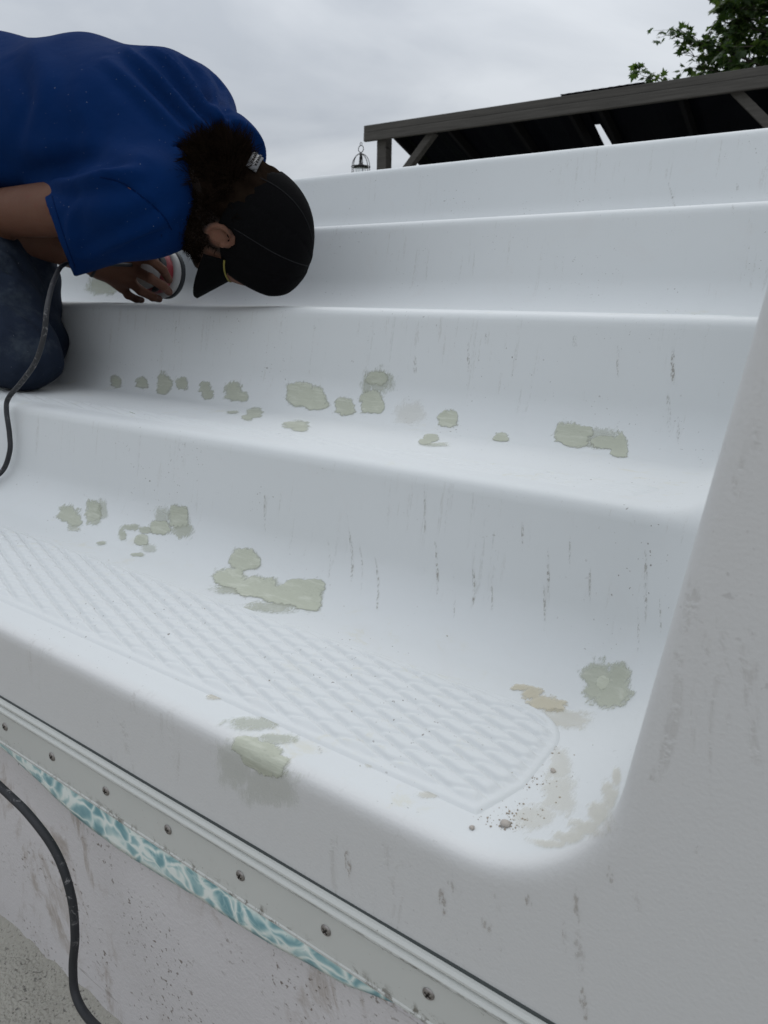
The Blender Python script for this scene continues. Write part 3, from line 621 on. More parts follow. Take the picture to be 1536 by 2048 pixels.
_tw = math.radians(12); Hl = np.cross(Hf, Hu); Hf = unit(Hf * math.cos(_tw) - np.cross(Hf, Hu) * math.sin(_tw) * 0.6); Hl = unit(np.cross(Hf, Hu)); Hf = np.cross(Hu, Hl)
if Hl.dot(-view) < 0: side = -1.0
else: side = 1.0
Hn = Hl * side                                # towards the lens: the man's right ear
def H(u, f, n): return HC + Hu * u + Hf * f + Hn * n
HA = (Hu, Hf, Hn)
# hand laid over the dome of the sander
def hp(px, py, Y): return P(px, py, Y)
FING = [[hp(272, 515, 1.145), hp(303, 520, 1.150), hp(326, 540, 1.185), hp(338, 560, 1.225)],
        [hp(268, 540, 1.135), hp(300, 556, 1.140), hp(326, 572, 1.180), hp(338, 584, 1.222)],
        [hp(258, 562, 1.135), hp(282, 582, 1.145), hp(305, 594, 1.185), hp(318, 598, 1.222)],
        [hp(244, 572, 1.135), hp(256, 590, 1.150), hp(272, 598, 1.185), hp(283, 600, 1.215)]]
THUMB = [hp(215, 500, 1.12), hp(245, 478, 1.15), hp(280, 474, 1.19), hp(305, 484, 1.22)]
def sdf_body(x, y, z):
    s = sweep(x, y, z, [pel, sp1, sp2, sp3, c7], [.155, .142, .160, .165, .07], [.105, .095, .105, .10, .06], [Lp, unit(Lp + Ls), Ls, Ls], 0.04)
    s = smin(s, cap(x, y, z, sp3 + (shR - sp3) * .5, shR, .07, .062), 0.05); s = smin(s, cap(x, y, z, sp3 + (shL - sp3) * .5, shL, .07, .062), 0.05)
    # neck and head
    nk = H(-0.085, -0.035, 0.0)
    s = smin(s, cap(x, y, z, c7, nk, .064, .056), 0.04)
    hd = ell(x, y, z, H(0.0, -0.004, 0), HA, (.100, .100, .077))
    hd = smin(hd, ell(x, y, z, H(-0.058, 0.026, 0), HA, (.058, .050, .056)), 0.05)       # face
    hd = smin(hd, ell(x, y, z, H(-0.098, 0.030, 0), HA, (.026, .034, .036)), 0.04)       # jaw and chin
    hd = smin(hd, cap(x, y, z, H(-0.035, 0.079, 0), H(-0.060, 0.092, 0), .010, .014), 0.018)   # nose
    hd = smin(hd, cap(x, y, z, H(-0.018, 0.074, .028), H(-0.018, 0.074, -.028), .014, .014), 0.02)   # brow
    hd = smax(hd, -ell(x, y, z, H(-0.034, 0.083, .031), HA, (.010, .012, .015)), 0.012); hd = smax(hd, -ell(x, y, z, H(-0.034, 0.083, -.031), HA, (.010, .012, .015)), 0.012)
    hd = smin(hd, ell(x, y, z, H(-0.034, 0.069, .031), HA, (.010, .010, .012)), 0.003); hd = smin(hd, ell(x, y, z, H(-0.034, 0.069, -.031), HA, (.010, .010, .012)), 0.003)
    hd = smin(hd, cap(x, y, z, H(-0.080, 0.074, .02), H(-0.080, 0.074, -.02), .007, .007), 0.01); hd = smin(hd, cap(x, y, z, H(-0.089, 0.070, .017), H(-0.089, 0.070, -.017), .008, .008), 0.008)   # lips
    s = smin(s, hd, 0.025)
    for sg in (1, -1):                                                                    # ears: rim, lobe, hollow
        er = ell(x, y, z, H(-0.047, 0.020, .078 * sg), HA, (.019, .0125, .0075))
        hx = [H(-0.045 + .0225 * math.sin(q) - .004 * math.cos(q), .020 - .0145 * math.cos(q) - .003 * math.sin(q), (.0865 - .004 * max(0, -math.cos(q))) * sg) for q in np.linspace(-1.5, 2.9, 9)]
        for p_, q_ in zip(hx[:-1], hx[1:]): er = smin(er, cap(x, y, z, p_, q_, .0042, .0042), .003)
        er = smin(er, ell(x, y, z, H(-0.068, 0.023, .081 * sg), HA, (.008, .007, .005)), .004)
        er = smin(er, cap(x, y, z, H(-.055, .030, .080 * sg), H(-.045, .031, .080 * sg), .004, .004), .003)
        s = smin(s, er, 0.008)
    # arms
    s = smin(s, cap(x, y, z, shR, elR, .057, .046), 0.03); s = smin(s, cap(x, y, z, elR, elR + (wrR - elR) * .35, .046, .047), 0.02); s = smin(s, cap(x, y, z, elR + (wrR - elR) * .35, wrR, .046, .029), 0.02)
    s = smin(s, cap(x, y, z, shL, elL, .057, .044), 0.03); s = smin(s, cap(x, y, z, elL, wrL, .044, .028), 0.02)
    # legs
    for h, k, a, t in ((hipR, knR, anR, toR), (hipL, knL, anL, toL)):
        s = smin(s, cap(x, y, z, h, k, .085, .055), 0.04); s = smin(s, cap(x, y, z, k, a, .054, .036), 0.03); s = smin(s, cap(x, y, z, a, t, .034, .028), 0.02)
    # right hand
    pal = None
    for i, f in enumerate(FING):
        g = cap(x, y, z, wrR + (f[0] - wrR) * .12, f[0], .024, .0165); pal = g if pal is None else smin(pal, g, 0.016)
    s = smin(s, pal, 0.02)
    for i, f in enumerate(FING):
        r = (.0105, .0108, .0102, .0092)[i]
        fs = smin(smin(cap(x, y, z, f[0], f[1], r * 1.18, r * 1.05), cap(x, y, z, f[1], f[2], r * 1.08, r * .98), 0.004), cap(x, y, z, f[2], f[3], r * .98, r * .86), 0.004)
        s = smin(s, fs, 0.006)
    s = smin(s, smin(smin(cap(x, y, z, THUMB[0], THUMB[1], .016, .0125), cap(x, y, z, THUMB[1], THUMB[2], .0125, .011), .004), cap(x, y, z, THUMB[2], THUMB[3], .011, .0095), .004), 0.01)
    # left hand flat on the third tread
    for i in range(4):
        a = wrL + v3(0.018 * (i - 1.5), -0.012, 0); b = wrL + v3(0.022 * (i - 1.5) + .01, -.055, -.045); c = b + v3(0.006 * (i - 1.5), -.04, -.008); 
        s = smin(s, cap(x, y, z, wrL, b, .022, .014), 0.012); s = smin(s, cap(x, y, z, b, c, .0105, .0085), 0.005)
    s = smin(s, cap(x, y, z, wrL + v3(.0, -.01, -.02), wrL + v3(.055, -.04, -.05), .015, .010), 0.01)
    return s
def rg(a, b, s): return np.arange(a, b, s)
BX = np.concatenate([rg(-2.2, -1.66, .012), rg(-1.66, -1.44, .0036), rg(-1.44, -1.16, .007), rg(-1.16, -1.10, .0045), rg(-1.10, -.98, .0028), rg(-.98, -.86, .0045)])
BY = np.concatenate([rg(.70, .90, .009), rg(.90, 1.05, .0036), rg(1.05, 1.27, .0038), rg(1.27, 1.40, .01)])
BZ = np.concatenate([rg(-.22, -.06, .008), rg(-.06, .2, .0038), rg(.2, .58, .009)])
msk = M('skin', 0.6, spec=0.15)
sk = msk.mix(msk.noise(28, 5, .6), (0.10, 0.046, 0.030), (0.15, 0.074, 0.048)); sk = msk.mix(msk.mul(msk.step(msk.noise(60, 5, .7), .5, .75), .5), sk, (0.15, 0.045, 0.032))
# beard shadow on the lower face
bd = msk.n('ShaderNodeAttribute'); bd.attribute_name = 'beard'
sk = msk.mix(msk.mul(bd.outputs['Fac'], msk.step(msk.noise(500, 3, .7), .3, .62, .85, 1.0)), sk, (0.007, 0.005, 0.004)); msk.col(sk)
msk.b.inputs['Subsurface Weight'].default_value = 0.06; msk.b.inputs['Subsurface Radius'].default_value = (.01, .004, .002)
msk.bump(msk.math('ADD', msk.noise(300, 4, .6), msk.mul(msk.noise(45, 4), 1.5)), .35, .0015)
man = empty('person', tuple(v3(-1.5, 0.83, ZT[1])))
tag(man, 'man in a blue t-shirt, jeans and black cap kneeling bent over the steps', 'person')
BVt, BQt = nets(sdf_body, BX, BY, BZ, 2)
bme = npmesh('body', BVt, BQt)
hu, hf, hn = [(BVt - HC) @ a for a in (Hu, Hf, Hn)]
_ear = np.linalg.norm(BVt - H(-0.047, 0.022, .082), axis=1)
setattr_f(bme, 'beard', smooth01(np.linalg.norm(BVt - HC, axis=1), .21, .18) * smooth01(-hu, .018, .034) * smooth01(-hu, .17, .14) * smooth01(hf, -.075, -.05) * smooth01(_ear, .019, .026) * (1 - .75 * smooth01(hf, .045, .06) * smooth01(-hu, .068, .05)))
body = link('body', bme, msk.m, man)
# ---- clothing
def cloth_mat(name, a, b, rough=.9, weave=900, fade=None):
    m = M(name, rough, spec=.05); c = m.mix(m.noise(9, 5, .6), a, b)
    if fade: c = m.mix(m.mul(m.step(m.noise(14, 5, .65), .48, .7), .6), c, fade)
    c = m.mix(m.mul(m.step(m.noise(300, 1), .785, .81), .6), c, (.35, .37, .40)); m.col(c)
    b1 = m.bump(m.noise(13, 3, .5, .25), .4, .010); m.bump(m.math('ADD', m.noise(weave, 2), m.mul(m.noise(60, 5, .6), 1.3)), .3, .0012, b1); return m.m
MAT_SHIRT = cloth_mat('tshirt_cotton', (0.0013, 0.0145, 0.068), (0.0019, 0.020, 0.088))
MAT_JEAN = cloth_mat('denim', (0.012, 0.017, 0.030), (0.022, 0.030, 0.048), fade=(0.055, 0.068, 0.082))
hemC = P(112, 464, 0.875); sdir = unit(hemC - shR)
_v = unit(hemC); _r = unit(np.cross(_v, v3(0, 0, 1))); hemN = unit(-.953 * _r - .30 * np.cross(_r, _v))
shb = [pel + v3(-.05, -.005, .02), sp1, sp2, sp3, c7 + (c7 - sp3) * .12]
def sdf_shirt(x, y, z):
    s = sweep(x, y, z, shb, [.185, .180, .182, .180, .104], [.150, .140, .136, .126, .100], [Lp, unit(Lp + Ls), Ls, Ls], 0.10)
    s = smin(s, cap(x, y, z, sp3 + (shR - sp3) * .45, shR + (hemC - shR) * .12, .092, .076), 0.05); s = smin(s, cap(x, y, z, sp3 + (shL - sp3) * .45, shL, .088, .080), 0.05)
    sl = cap(x, y, z, shR, hemC + sdir * .06, .074, .074)
    dr = v3(0, 0, -1.0); sl = smin(sl, cap(x, y, z, shR + dr * .02 + sdir * .03, hemC + sdir * .06 + dr * .030, .056, .058), .03)
    sl = smax(sl, (x - hemC[0]) * hemN[0] + (y - hemC[1]) * hemN[1] + (z - hemC[2]) * hemN[2], .004)
    s = smin(s, sl, 0.035)
    s = smin(s, cap(x, y, z, c7 + v3(-.03, -.02, -.005), P(338, 405, .93), .085, .072), 0.05)
    eL = shL + (elL - shL) * .75
    s = smin(s, cap(x, y, z, shL, eL, .078, .078), 0.035)
    n = 0.0035 * np.sin(x * 23 + z * 31 + 2 * np.sin(y * 17)) * np.sin(z * 19 - y * 27 + 1.3)
    return s + n
cutters = []
def sdf_shirt_cut(x, y, z):
    s = sdf_shirt(x, y, z)
    pl = (x - hemC[0]) * hemN[0] + (y - hemC[1]) * hemN[1] + (z - hemC[2]) * hemN[2]          # beyond the right hem
    near = cap(x, y, z, shR, hemC + sdir * .12, .11, .11)
    sdL = unit(elL - shL); eL = shL + (elL - shL) * .62
    pl2 = (x - eL[0]) * sdL[0] + (y - eL[1]) * sdL[1] + (z - eL[2]) * sdL[2]
    nearL = cap(x, y, z, shL, elL + sdL * .05, .10, .10)
    s = np.where(nearL < .01, np.maximum(s, pl2), s)
    wx = pel + v3(-.03, 0, -.02); wd = unit(sp1 - pel); s = np.maximum(s, -((x - wx[0]) * wd[0] + (y - wx[1]) * wd[1] + (z - wx[2]) * wd[2]))
    # hollow, so that neck, sleeves and hem are open
    nkd = unit(HC - c7) * .6 + unit(c7 - sp3) * .4; nkd = unit(nkd); cc_ = c7 + nkd * 0.052
    pn = (x - cc_[0]) * nkd[0] + (y - cc_[1]) * nkd[1] + (z - cc_[2]) * nkd[2]
    nn = np.sqrt((x - c7[0]) ** 2 + (y - c7[1]) ** 2 + (z - c7[2]) ** 2) - .13
    s = np.where(nn < 0, np.maximum(s, pn), s)
    hol = np.maximum(cap(x, y, z, shR, hemC + sdir * .06, .060, .062), -(pl + .05)); return np.maximum(s, -hol)
TX, TY, TZ = rg(-1.98, -1.02, .0062), rg(.74, 1.40, .0062), rg(.0, .62, .0062)
TV, TQ = nets(sdf_shirt_cut, TX, TY, TZ, 1)
def displace_folds(V, Q, folds):
    bv = BVHTree.FromPolygons([tuple(v) for v in V], [tuple(q) for q in Q]); me = npmesh('tmp', V, Q); nr = np.zeros(len(V) * 3, np.float32)
    me.vertex_normals.foreach_get('vector', nr); nr = nr.reshape(-1, 3).astype(float); bpy.data.meshes.remove(me); D = np.zeros(len(V))
    for pts, amp, wd in folds:
        pw = []
        for (px, py) in spline([(a, b_, 0) for a, b_ in pts], 4).__iter__() if False else [(q[0], q[1]) for q in spline([(a, b_, 0.0) for a, b_ in pts], 5)]:
            h = bv.ray_cast(Vector((0, 0, 0)), Vector(ray(px, py)))
            if h[0] is not None: pw.append(np.array(h[0]))
        if len(pw) < 2: continue
        dm = np.full(len(V), 9.0); tt = np.zeros(len(V))
        for i in range(len(pw) - 1):
            a, d = pw[i], pw[i + 1] - pw[i]; t = np.clip(((V - a) @ d) / max(d.dot(d), 1e-9), 0, 1); q = np.linalg.norm(V - a - t[:, None] * d, axis=1)
            m = q < dm; tt = np.where(m, (i + t) / (len(pw) - 1), tt); dm = np.minimum(dm, q)
        tp_ = np.sin(np.pi * np.clip(tt * .9 + .07, 0, 1)) ** .6
        D += amp * tp_ * (np.exp(-(dm / wd) ** 2) - 0.55 * np.exp(-((dm - 2.0 * wd) / (1.1 * wd)) ** 2))
    return V + nr * D[:, None]
FOLDS = [([(455, 255), (425, 225), (380, 170), (335, 120), (290, 90)], .015, .009), ([(425, 270), (370, 215), (310, 150), (250, 95)], .014, .010),
         ([(440, 235), (425, 190), (400, 150), (370, 115)], .013, .008), ([(455, 215), (450, 185), (430, 150)], .007, .007), ([(400, 300), (350, 250), (290, 190), (215, 120)], .010, .012),
         ([(385, 330), (360, 300), (320, 255)], .004, .010), ([(270, 345), (215, 350), (150, 366), (60, 372)], .010, .012), ([(240, 320), (150, 325), (60, 335)], -.006, .016),
         ([(345, 430), (280, 462), (215, 498), (170, 520)], .008, .011), ([(320, 470), (260, 488), (200, 515)], -.005, .010), ([(300, 400), (240, 420), (160, 430)], .003, .014),
         ([(60, 80), (90, 150), (80, 230)], .005, .02), ([(20, 120), (50, 200), (30, 290)], -.005, .018), ([(150, 200), (180, 260), (170, 320)], .004, .018), ([(160, 400), (140, 450), (150, 510)], .004, .012),
         ([(200, 352), (245, 366), (290, 398), (325, 430), (342, 458)], -.0028, .0032), ([(95, 390), (108, 440), (128, 500), (146, 540)], -.0018, .003)]
TV = displace_folds(TV, TQ, FOLDS)
shirt = link('t_shirt', npmesh('t_shirt', TV, TQ), MAT_SHIRT, man)
MAT_SEAM = cloth_mat('tshirt_seam', (0.0006, 0.008, 0.045), (0.001, 0.012, 0.06))
_bv = BVHTree.FromPolygons([tuple(v) for v in TV], [tuple(q) for q in TQ])
for pts in ([(200, 354), (245, 366), (290, 398), (325, 430), (343, 460)], [(104, 392), (118, 440), (136, 495), (150, 534)]):
    pw = [h[0] for h in (_bv.ray_cast(Vector((0, 0, 0)), Vector(ray(q[0], q[1]))) for q in spline([(a, b_, 0.0) for a, b_ in pts], 8)) if h[0] is not None]
    if len(pw) > 3:
        sm_ = tube('seam', pw, .0013, MAT_SEAM, None, 5); sm_.parent = shirt; sm_.matrix_parent_inverse = Matrix.Identity(4)
def sdf_jeans(x, y, z):
    s = sweep(x, y, z, [pel + v3(-.075, -.015, -.075), pel + v3(.0, 0, -.035)], [.165, .172], [.135, .125], [Lp])
    for h, k, a in ((hipR, knR, anR), (hipL, knL, anL)):
        d = unit(a - k); kk = k + v3(0.0, 0, 0.004)
        s = smin(s, cap(x, y, z, h, kk, .104, .070), 0.09); s = smin(s, cap(x, y, z, kk, a, .069, .056), 0.03)
    s = s + 0.0045 * np.sin(x * 40 - z * 52 + 2.2 * np.sin(y * 25 + x * 9)) * np.sin(z * 21 + x * 13 + y * 8 + .6)
    s = np.maximum(s, (ZT[1] + 0.003) - z)
    for a, k in ((anR, knR), (anL, knL)):
        d = unit(a - k); e = a - d * .01; near = cap(x, y, z, k, a + d * .1, .1, .1); pl = (x - e[0]) * d[0] + (y - e[1]) * d[1] + (z - e[2]) * d[2]; s = np.where(near < .0, np.maximum(s, pl), s)
    return s
JV, JQ = nets(sdf_jeans, rg(-2.2, -1.33, .0075), rg(.68, 1.24, .0075), rg(-.2, .58, .0075), 2)
JF = [([(5, 625), (25, 655), (48, 700), (50, 735), (30, 750), (5, 755)], -.003, .004), ([(-10, 610), (40, 640), (95, 690)], .008, .011), ([(0, 545), (25, 560), (45, 562)], .009, .008), ([(5, 590), (30, 600), (60, 610)], -.006, .010), ([(20, 660), (60, 720), (70, 760)], .005, .009), ([(80, 700), (100, 730), (95, 765)], .004, .008), ([(-20, 500), (20, 520), (35, 545)], .006, .010)]
JV = displace_folds(JV, JQ, JF)
link('jeans', npmesh('jeans', JV, JQ), MAT_JEAN, man)
mshoe = M('shoe_leather', .6, (.03, .022, .018)); mshoe.col(mshoe.mix(mshoe.noise(20, 4), (.02, .015, .012), (.06, .045, .035))); mshoe.bump(mshoe.noise(120), .3, .001)
for a, t in ((anR, toR), (anL, toL)):
    d = unit(t - a); dn_ = v3(0, 0, -1)
    f = lambda x, y, z, a=a, t=t, d=d: np.maximum(smin(smin(cap(x, y, z, a - d * .0, a + d * .08, .048, .046), cap(x, y, z, a + d * .06 + v3(0, 0, -.005), t + d * .02, .044, .036), .03), cap(x, y, z, t + v3(0, 0, .02), t + d * .01 + v3(0, 0, -.03), .030, .034), .03), ZT[1] + .003 - z)
    V, Q = nets(f, rg(min(a[0], t[0]) - .09, a[0] + .07, .008), rg(a[1] - .1, a[1] + .1, .008), rg(-.2, 0.0, .008), 2); link('shoe', npmesh('shoe', V, Q), mshoe.m, man)
# ---- cap
mcap = M('cap_cotton', .85, (.004, .004, .0045), spec=.04); mcap.col(mcap.mix(mcap.noise(12, 4), (.0018, .0018, .002), (.0045, .0045, .005)))
mcs = M('cap_stitch', .8, (.012, .012, .013), spec=.05); mcs.col(mcs.mix(mcs.noise(200), (.008, .008, .009), (.02, .02, .021)))
mesh_n = mcap.vor(520); mcap.bump(mcap.math('ADD', mesh_n, mcap.noise(700, 2)), .35, .0008)
BT = -0.056
def sdf_capdome(x, y, z):
    s = ell(x, y, z, H(-0.002, -.012, 0), HA, (.113, .107, .089)); s = smin(s, ell(x, y, z, H(0.050, 0.028, 0), HA, (.064, .068, .074)), .04)
    u = (x - HC[0]) * Hu[0] + (y - HC[1]) * Hu[1] + (z - HC[2]) * Hu[2]; f_ = (x - HC[0]) * Hf[0] + (y - HC[1]) * Hf[1] + (z - HC[2]) * Hf[2]; n_ = (x - HC[0]) * Hn[0] + (y - HC[1]) * Hn[1] + (z - HC[2]) * Hn[2]
    th_ = np.arctan2(n_, f_ + .004); seam = np.abs(((th_ / (math.pi / 3) + .5) % 1.0) - .5) * (math.pi / 3) * np.hypot(f_, n_)
    s = smax(s, f_ - .088 + .30 * np.maximum(0, u - .075), .018)
    sh = s + 0.0016 * np.exp(-(seam / .0022) ** 2)
    r = smax(sh, BT + 0.52 * np.maximum(0, f_ - .01) - u, .006)
    # the arched opening over the strap at the back
    op = ell(x, y, z, H(-.034, -.115, 0), HA, (.036, .05, .042)); return np.maximum(r, -op)
hb = np.array([H(u, f, n) for u in (-.06, .13) for f in (-.13, .13) for n in (-.1, .1)]); lo3, hi3 = hb.min(0), hb.max(0)
V, Q = nets(sdf_capdome, *[rg(lo3[i], hi3[i], .0042) for i in range(3)], 2)
capo = link('cap', npmesh('cap', V, Q), mcap.m, man); capo['label'] = 'black baseball cap with the brim pointing down'
V = []; Fc = []; nu, nv = 26, 12          # brim: a curved tongue with thickness
for sgn in (0, 1):
    for i in range(nu + 1):
        a = -1.12 + 2.24 * i / nu
        for j in range(nv + 1):
            t = j / nv; n_ = .079 * math.sin(a) * (1 - .10 * t); f0 = .085 + .022 * math.cos(a) - .018; f_ = f0 * math.cos(a) ** .35 * .98 + t * (.064 * max(0, 1 - (a / 1.125) ** 4) ** .6 + .003)
            u_ = .008 - .046 * t - .038 * (n_ / .079) ** 2 * (1.0 - .35 * t); V.append(H(u_ - (.0045 if sgn else 0), f_, n_))
kk = (nu + 1) * (nv + 1)
for i in range(nu):
    for j in range(nv):
        a = i * (nv + 1) + j; Fc.append((a, a + 1, a + nv + 2, a + nv + 1)); Fc.append((a + kk, a + nv + 1 + kk, a + nv + 2 + kk, a + 1 + kk))
for i in range(nu): a = i * (nv + 1) + nv; b_ = (i + 1) * (nv + 1) + nv; Fc.append((a, a + kk, b_ + kk, b_))
for j in range(nv):
    for i in (0, nu): a = i * (nv + 1) + j; Fc.append((a, a + kk, a + 1 + kk, a + 1))
sub = lambda o, p: (setattr(o, 'parent', p), setattr(o, 'matrix_parent_inverse', Matrix.Identity(4)))
def childof(o, p): o.parent = p; o.matrix_parent_inverse = p.matrix_world.inverted() if False else Matrix.Identity(4); return o
childof(mesh('brim', V, Fc, mcap.m), capo)
mtape = M('sweatband_yellow', .8, (.16, .14, .02)); mtape.col(mtape.mix(mtape.noise(60), (.12, .10, .012), (.2, .17, .03)))
childof(tube('sweatband_trim', [H(.004 - .03 * math.sin(a) ** 2, .0905 * math.cos(a) ** .6 + .006, .083 * math.sin(a)) for a in np.linspace(-1.2, 1.2, 24)], .0016, mtape.m, None, 6), capo)
V = []; Fc = []; nb = 14                  # strap across the back opening
for i in range(nb + 1):
    a = -.62 + 1.24 * i / nb
    for uu_, rr_ in ((-.034, .1185), (-.053, .1195), (-.053, .1165), (-.034, .1155)): V.append(H(uu_, -.004 - rr_ * math.cos(a), .9 * rr_ * math.sin(a)))
for i in range(nb):
    for k in range(4): Fc.append((i * 4 + k, (i + 1) * 4 + k, (i + 1) * 4 + (k + 1) % 4, i * 4 + (k + 1) % 4))
Fc += [(0, 1, 2, 3), (nb * 4 + 3, nb * 4 + 2, nb * 4 + 1, nb * 4)]
mstr = M('strap_plastic', .45, (.1, .1, .1)); mstr.col(mstr.mix(mstr.noise(80), (.07, .07, .075), (.13, .13, .135))); st = childof(mesh('snap_strap', V, Fc, mstr.m), capo)
mpeg = M('snap_peg', .5, (.12, .12, .125)); mpeg.col(mpeg.mix(mpeg.noise(80), (.012, .012, .013), (.02, .02, .02)))
V = []; Fc = []
for i in range(7):
    for uu_ in (-.0395, -.0475):
        a = -.02 + .085 * i; c = H(uu_, -.004 - .1205 * math.cos(a), .9 * .1205 * math.sin(a)); o_ = len(V)
        ax = unit(H(0, -math.cos(a), math.sin(a)) - HC)
        pv, pf = tube_vf([c - ax * .002, c + ax * .0004], .0022, 8); V += pv; Fc += [tuple(q + o_ for q in f) for f in pf]
childof(mesh('snap_pegs', V, Fc, mpeg.m), capo)
bt_ = bmesh.new(); bmesh.ops.create_uvsphere(bt_, u_segments=10, v_segments=6, radius=.007); bmesh.ops.translate(bt_, verts=bt_.verts, vec=Vector(H(.104, .004, 0))); me = bpy.data.meshes.new('cap_button'); bt_.to_mesh(me); bt_.free(); childof(link('cap_button', me, mcap.m), capo)
for k in range(6):                        # raised panel seams
    th0 = math.pi / 6 + k * math.pi / 3; pts = np.array([HC + unit(Hu * math.sin(q) + (Hf * math.cos(th0) + Hn * math.sin(th0)) * math.cos(q)) * .11 for q in np.linspace(-.30, 1.5, 26)])
    for _ in range(25): pts = project(sdf_capdome, pts)
    childof(tube('cap_seam', list(pts), .0010, mcs.m, None, 5), capo)
# ---- hair: a dark cap of hair on the skull and curls at the nape, temples and jaw
mh = M('hair_dark', .95, (.012, .008, .006), spec=.0); mh.col(mh.mix(mh.noise(60, 3), (.003, .0022, .0017), (.020, .013, .009)))
def sdf_hair(x, y, z):
    u = (x - HC[0]) * Hu[0] + (y - HC[1]) * Hu[1] + (z - HC[2]) * Hu[2]; f_ = (x - HC[0]) * Hf[0] + (y - HC[1]) * Hf[1] + (z - HC[2]) * Hf[2]
    s = ell(x, y, z, H(-.002, -.012, 0), HA, (.104, .104, .084)); s = smin(s, ell(x, y, z, H(-.070, -.060, 0), HA, (.066, .053, .070)), .04)
    s = s + 0.0012 * np.sin(u * 190 + 3 * np.sin(f_ * 80)) * np.sin(f_ * 150)
    s = smax(s, f_ - (-.003 + .70 * np.maximum(0, -.062 - u)), .01); return np.maximum(s, u - .02)
hb = np.array([H(u, f, n) for u in (-.18, .04) for f in (-.14, .04) for n in (-.1, .1)]); lo3, hi3 = hb.min(0), hb.max(0)
V, Q = nets(sdf_hair, *[rg(lo3[i], hi3[i], .005) for i in range(3)], 2); hairo = link('hair', npmesh('hair', V, Q), mh.m, man)
HV = V.copy(); hu_, hf_, hn_ = [(HV - HC) @ a for a in (Hu, Hf, Hn)]
g_ = grad(sdf_hair, HV); g_ /= np.maximum(np.linalg.norm(g_, axis=1, keepdims=True), 1e-6)
V = []; Fc = []; rs = random.Random(3)
cand = [i for i in range(len(HV)) if hf_[i] < -.01 and hu_[i] < -.055] + [i for i in range(len(HV)) if hf_[i] < -.06 and hu_[i] < -.055] * 2
def strand(p, n, ln, wd, droop):
    tz = Vector((rs.gauss(0, 1), rs.gauss(0, 1), rs.gauss(0, 1))).normalized(); d = (Vector(n) * 1.0 + Vector(droop) * 1.0 + tz * .55).normalized()
    cv = d.cross(Vector((rs.gauss(0, 1), rs.gauss(0, 1), rs.gauss(0, 1)))).normalized(); pts = []; q = Vector(p) - Vector(n) * .004
    for k in range(6): pts.append(q.copy()); q += d * ln / 5; d = (d + cv * .75 + Vector(droop) * .05).normalized()
    o_ = len(V); a, b_ = tube_vf(pts, lambda t: wd * (1 - t) ** .7 + .00012, 4, False); V.extend(a); Fc.extend([tuple(i + o_ for i in f) for f in b_])
def lock(i, ln, n):
    base = Vector(HV[i]); nr = Vector(g_[i]); sd_ = Vector((rs.gauss(0, 1), rs.gauss(0, 1), rs.gauss(0, 1))).normalized()
    d0 = (nr * .75 + Vector(Hu * -.55 + Hf * -.35) + sd_ * .5).normalized(); cv = d0.cross(Vector((rs.gauss(0, 1), rs.gauss(0, 1), rs.gauss(0, 1)))).normalized(); cu = rs.uniform(.25, .75)
    for _ in range(n):
        off = Vector((rs.gauss(0, 1), rs.gauss(0, 1), rs.gauss(0, 1))) * .0028; d = (d0 + off * 45).normalized(); q = base + off - nr * .005; pts = []; l_ = ln * rs.uniform(.75, 1.15); kk_ = cu * rs.uniform(.8, 1.25)
        for k in range(8): pts.append(q.copy()); q += d * l_ / 7; d = (d + cv * kk_ * (.55 if k < 4 else -.35)).normalized()
        o_ = len(V); a_, f_ = tube_vf(pts, lambda t: .00055 * (1 - t) ** .6 + .0001, 4, False); V.extend(a_); Fc.extend([tuple(z_ + o_ for z_ in f) for f in f_])
for _ in range(200):
    i_ = rs.choice([i for i in range(0, len(HV), 3) if hu_[i] < -.03]); lock(i_, rs.uniform(.012, .026), 7)
for _ in range(330): lock(rs.choice(cand), rs.uniform(.026, .056), 11)
_bw = [i for i in range(len(BVt)) if -.135 < hu[i] < -.04 and hf[i] > -.02 and hn[i] > .015 and _ear[i] > .027 and not (hf[i] > .05 and hu[i] > -.06)]
_bg = grad(sdf_body, BVt[_bw]); _bg /= np.maximum(np.linalg.norm(_bg, axis=1, keepdims=True), 1e-6)
for _ in range(1500):
    k = rs.randrange(len(_bw)); strand(BVt[_bw[k]] + _bg[k] * .003, _bg[k], rs.uniform(.007, .017), rs.uniform(.0004, .0008), Hu * -.5)
childof(mesh('curls', V, Fc, mh.m), hairo)
# ---- chain, wrist band
mch = M('chain_silver', .3, (.5, .48, .42), metal=.9); mch.bump(mch.noise(900), .4, .0005)
nc = c7 + (H(-0.085, -.035, 0) - c7) * .28; na = unit(H(-0.085, -.035, 0) - c7); n1_ = unit(np.cross(na, v3(0, 0, 1))); n2_ = np.cross(na, n1_)
V = []; Fc = []
for k in range(70):
    t = 2 * math.pi * k / 70; c = nc + (n1_ * math.cos(t) + n2_ * math.sin(t)) * .069 + v3(0, 0, -.012) * (1 - math.cos(t - 1.5)) * .5; tg = -n1_ * math.sin(t) + n2_ * math.cos(t); rd_ = n1_ * math.cos(t) + n2_ * math.sin(t)
    w_ = unit(rd_ if k % 2 else na); o_ = len(V); a, b_ = tube_vf([c + tg * .0035 * math.cos(q) + w_ * .0018 * math.sin(q) for q in np.linspace(0, 2 * math.pi, 9)], .0006, 4, False); V += a; Fc += [tuple(i + o_ for i in f) for f in b_]
mesh('neck_chain', V, Fc, mch.m, man)
wa = unit(wrR - elR); w1 = unit(np.cross(wa, v3(0, 0, 1))); w2 = np.cross(wa, w1)
mband = M('wrist_band', .6, (.008, .008, .009)); mband.bump(mband.noise(300), .3, .001)
tube('wrist_band', [wrR - wa * .006 + (w1 * math.cos(t) + w2 * math.sin(t)) * .0315 for t in np.linspace(0, 2 * math.pi, 28)], .005, mband.m, man, 8)

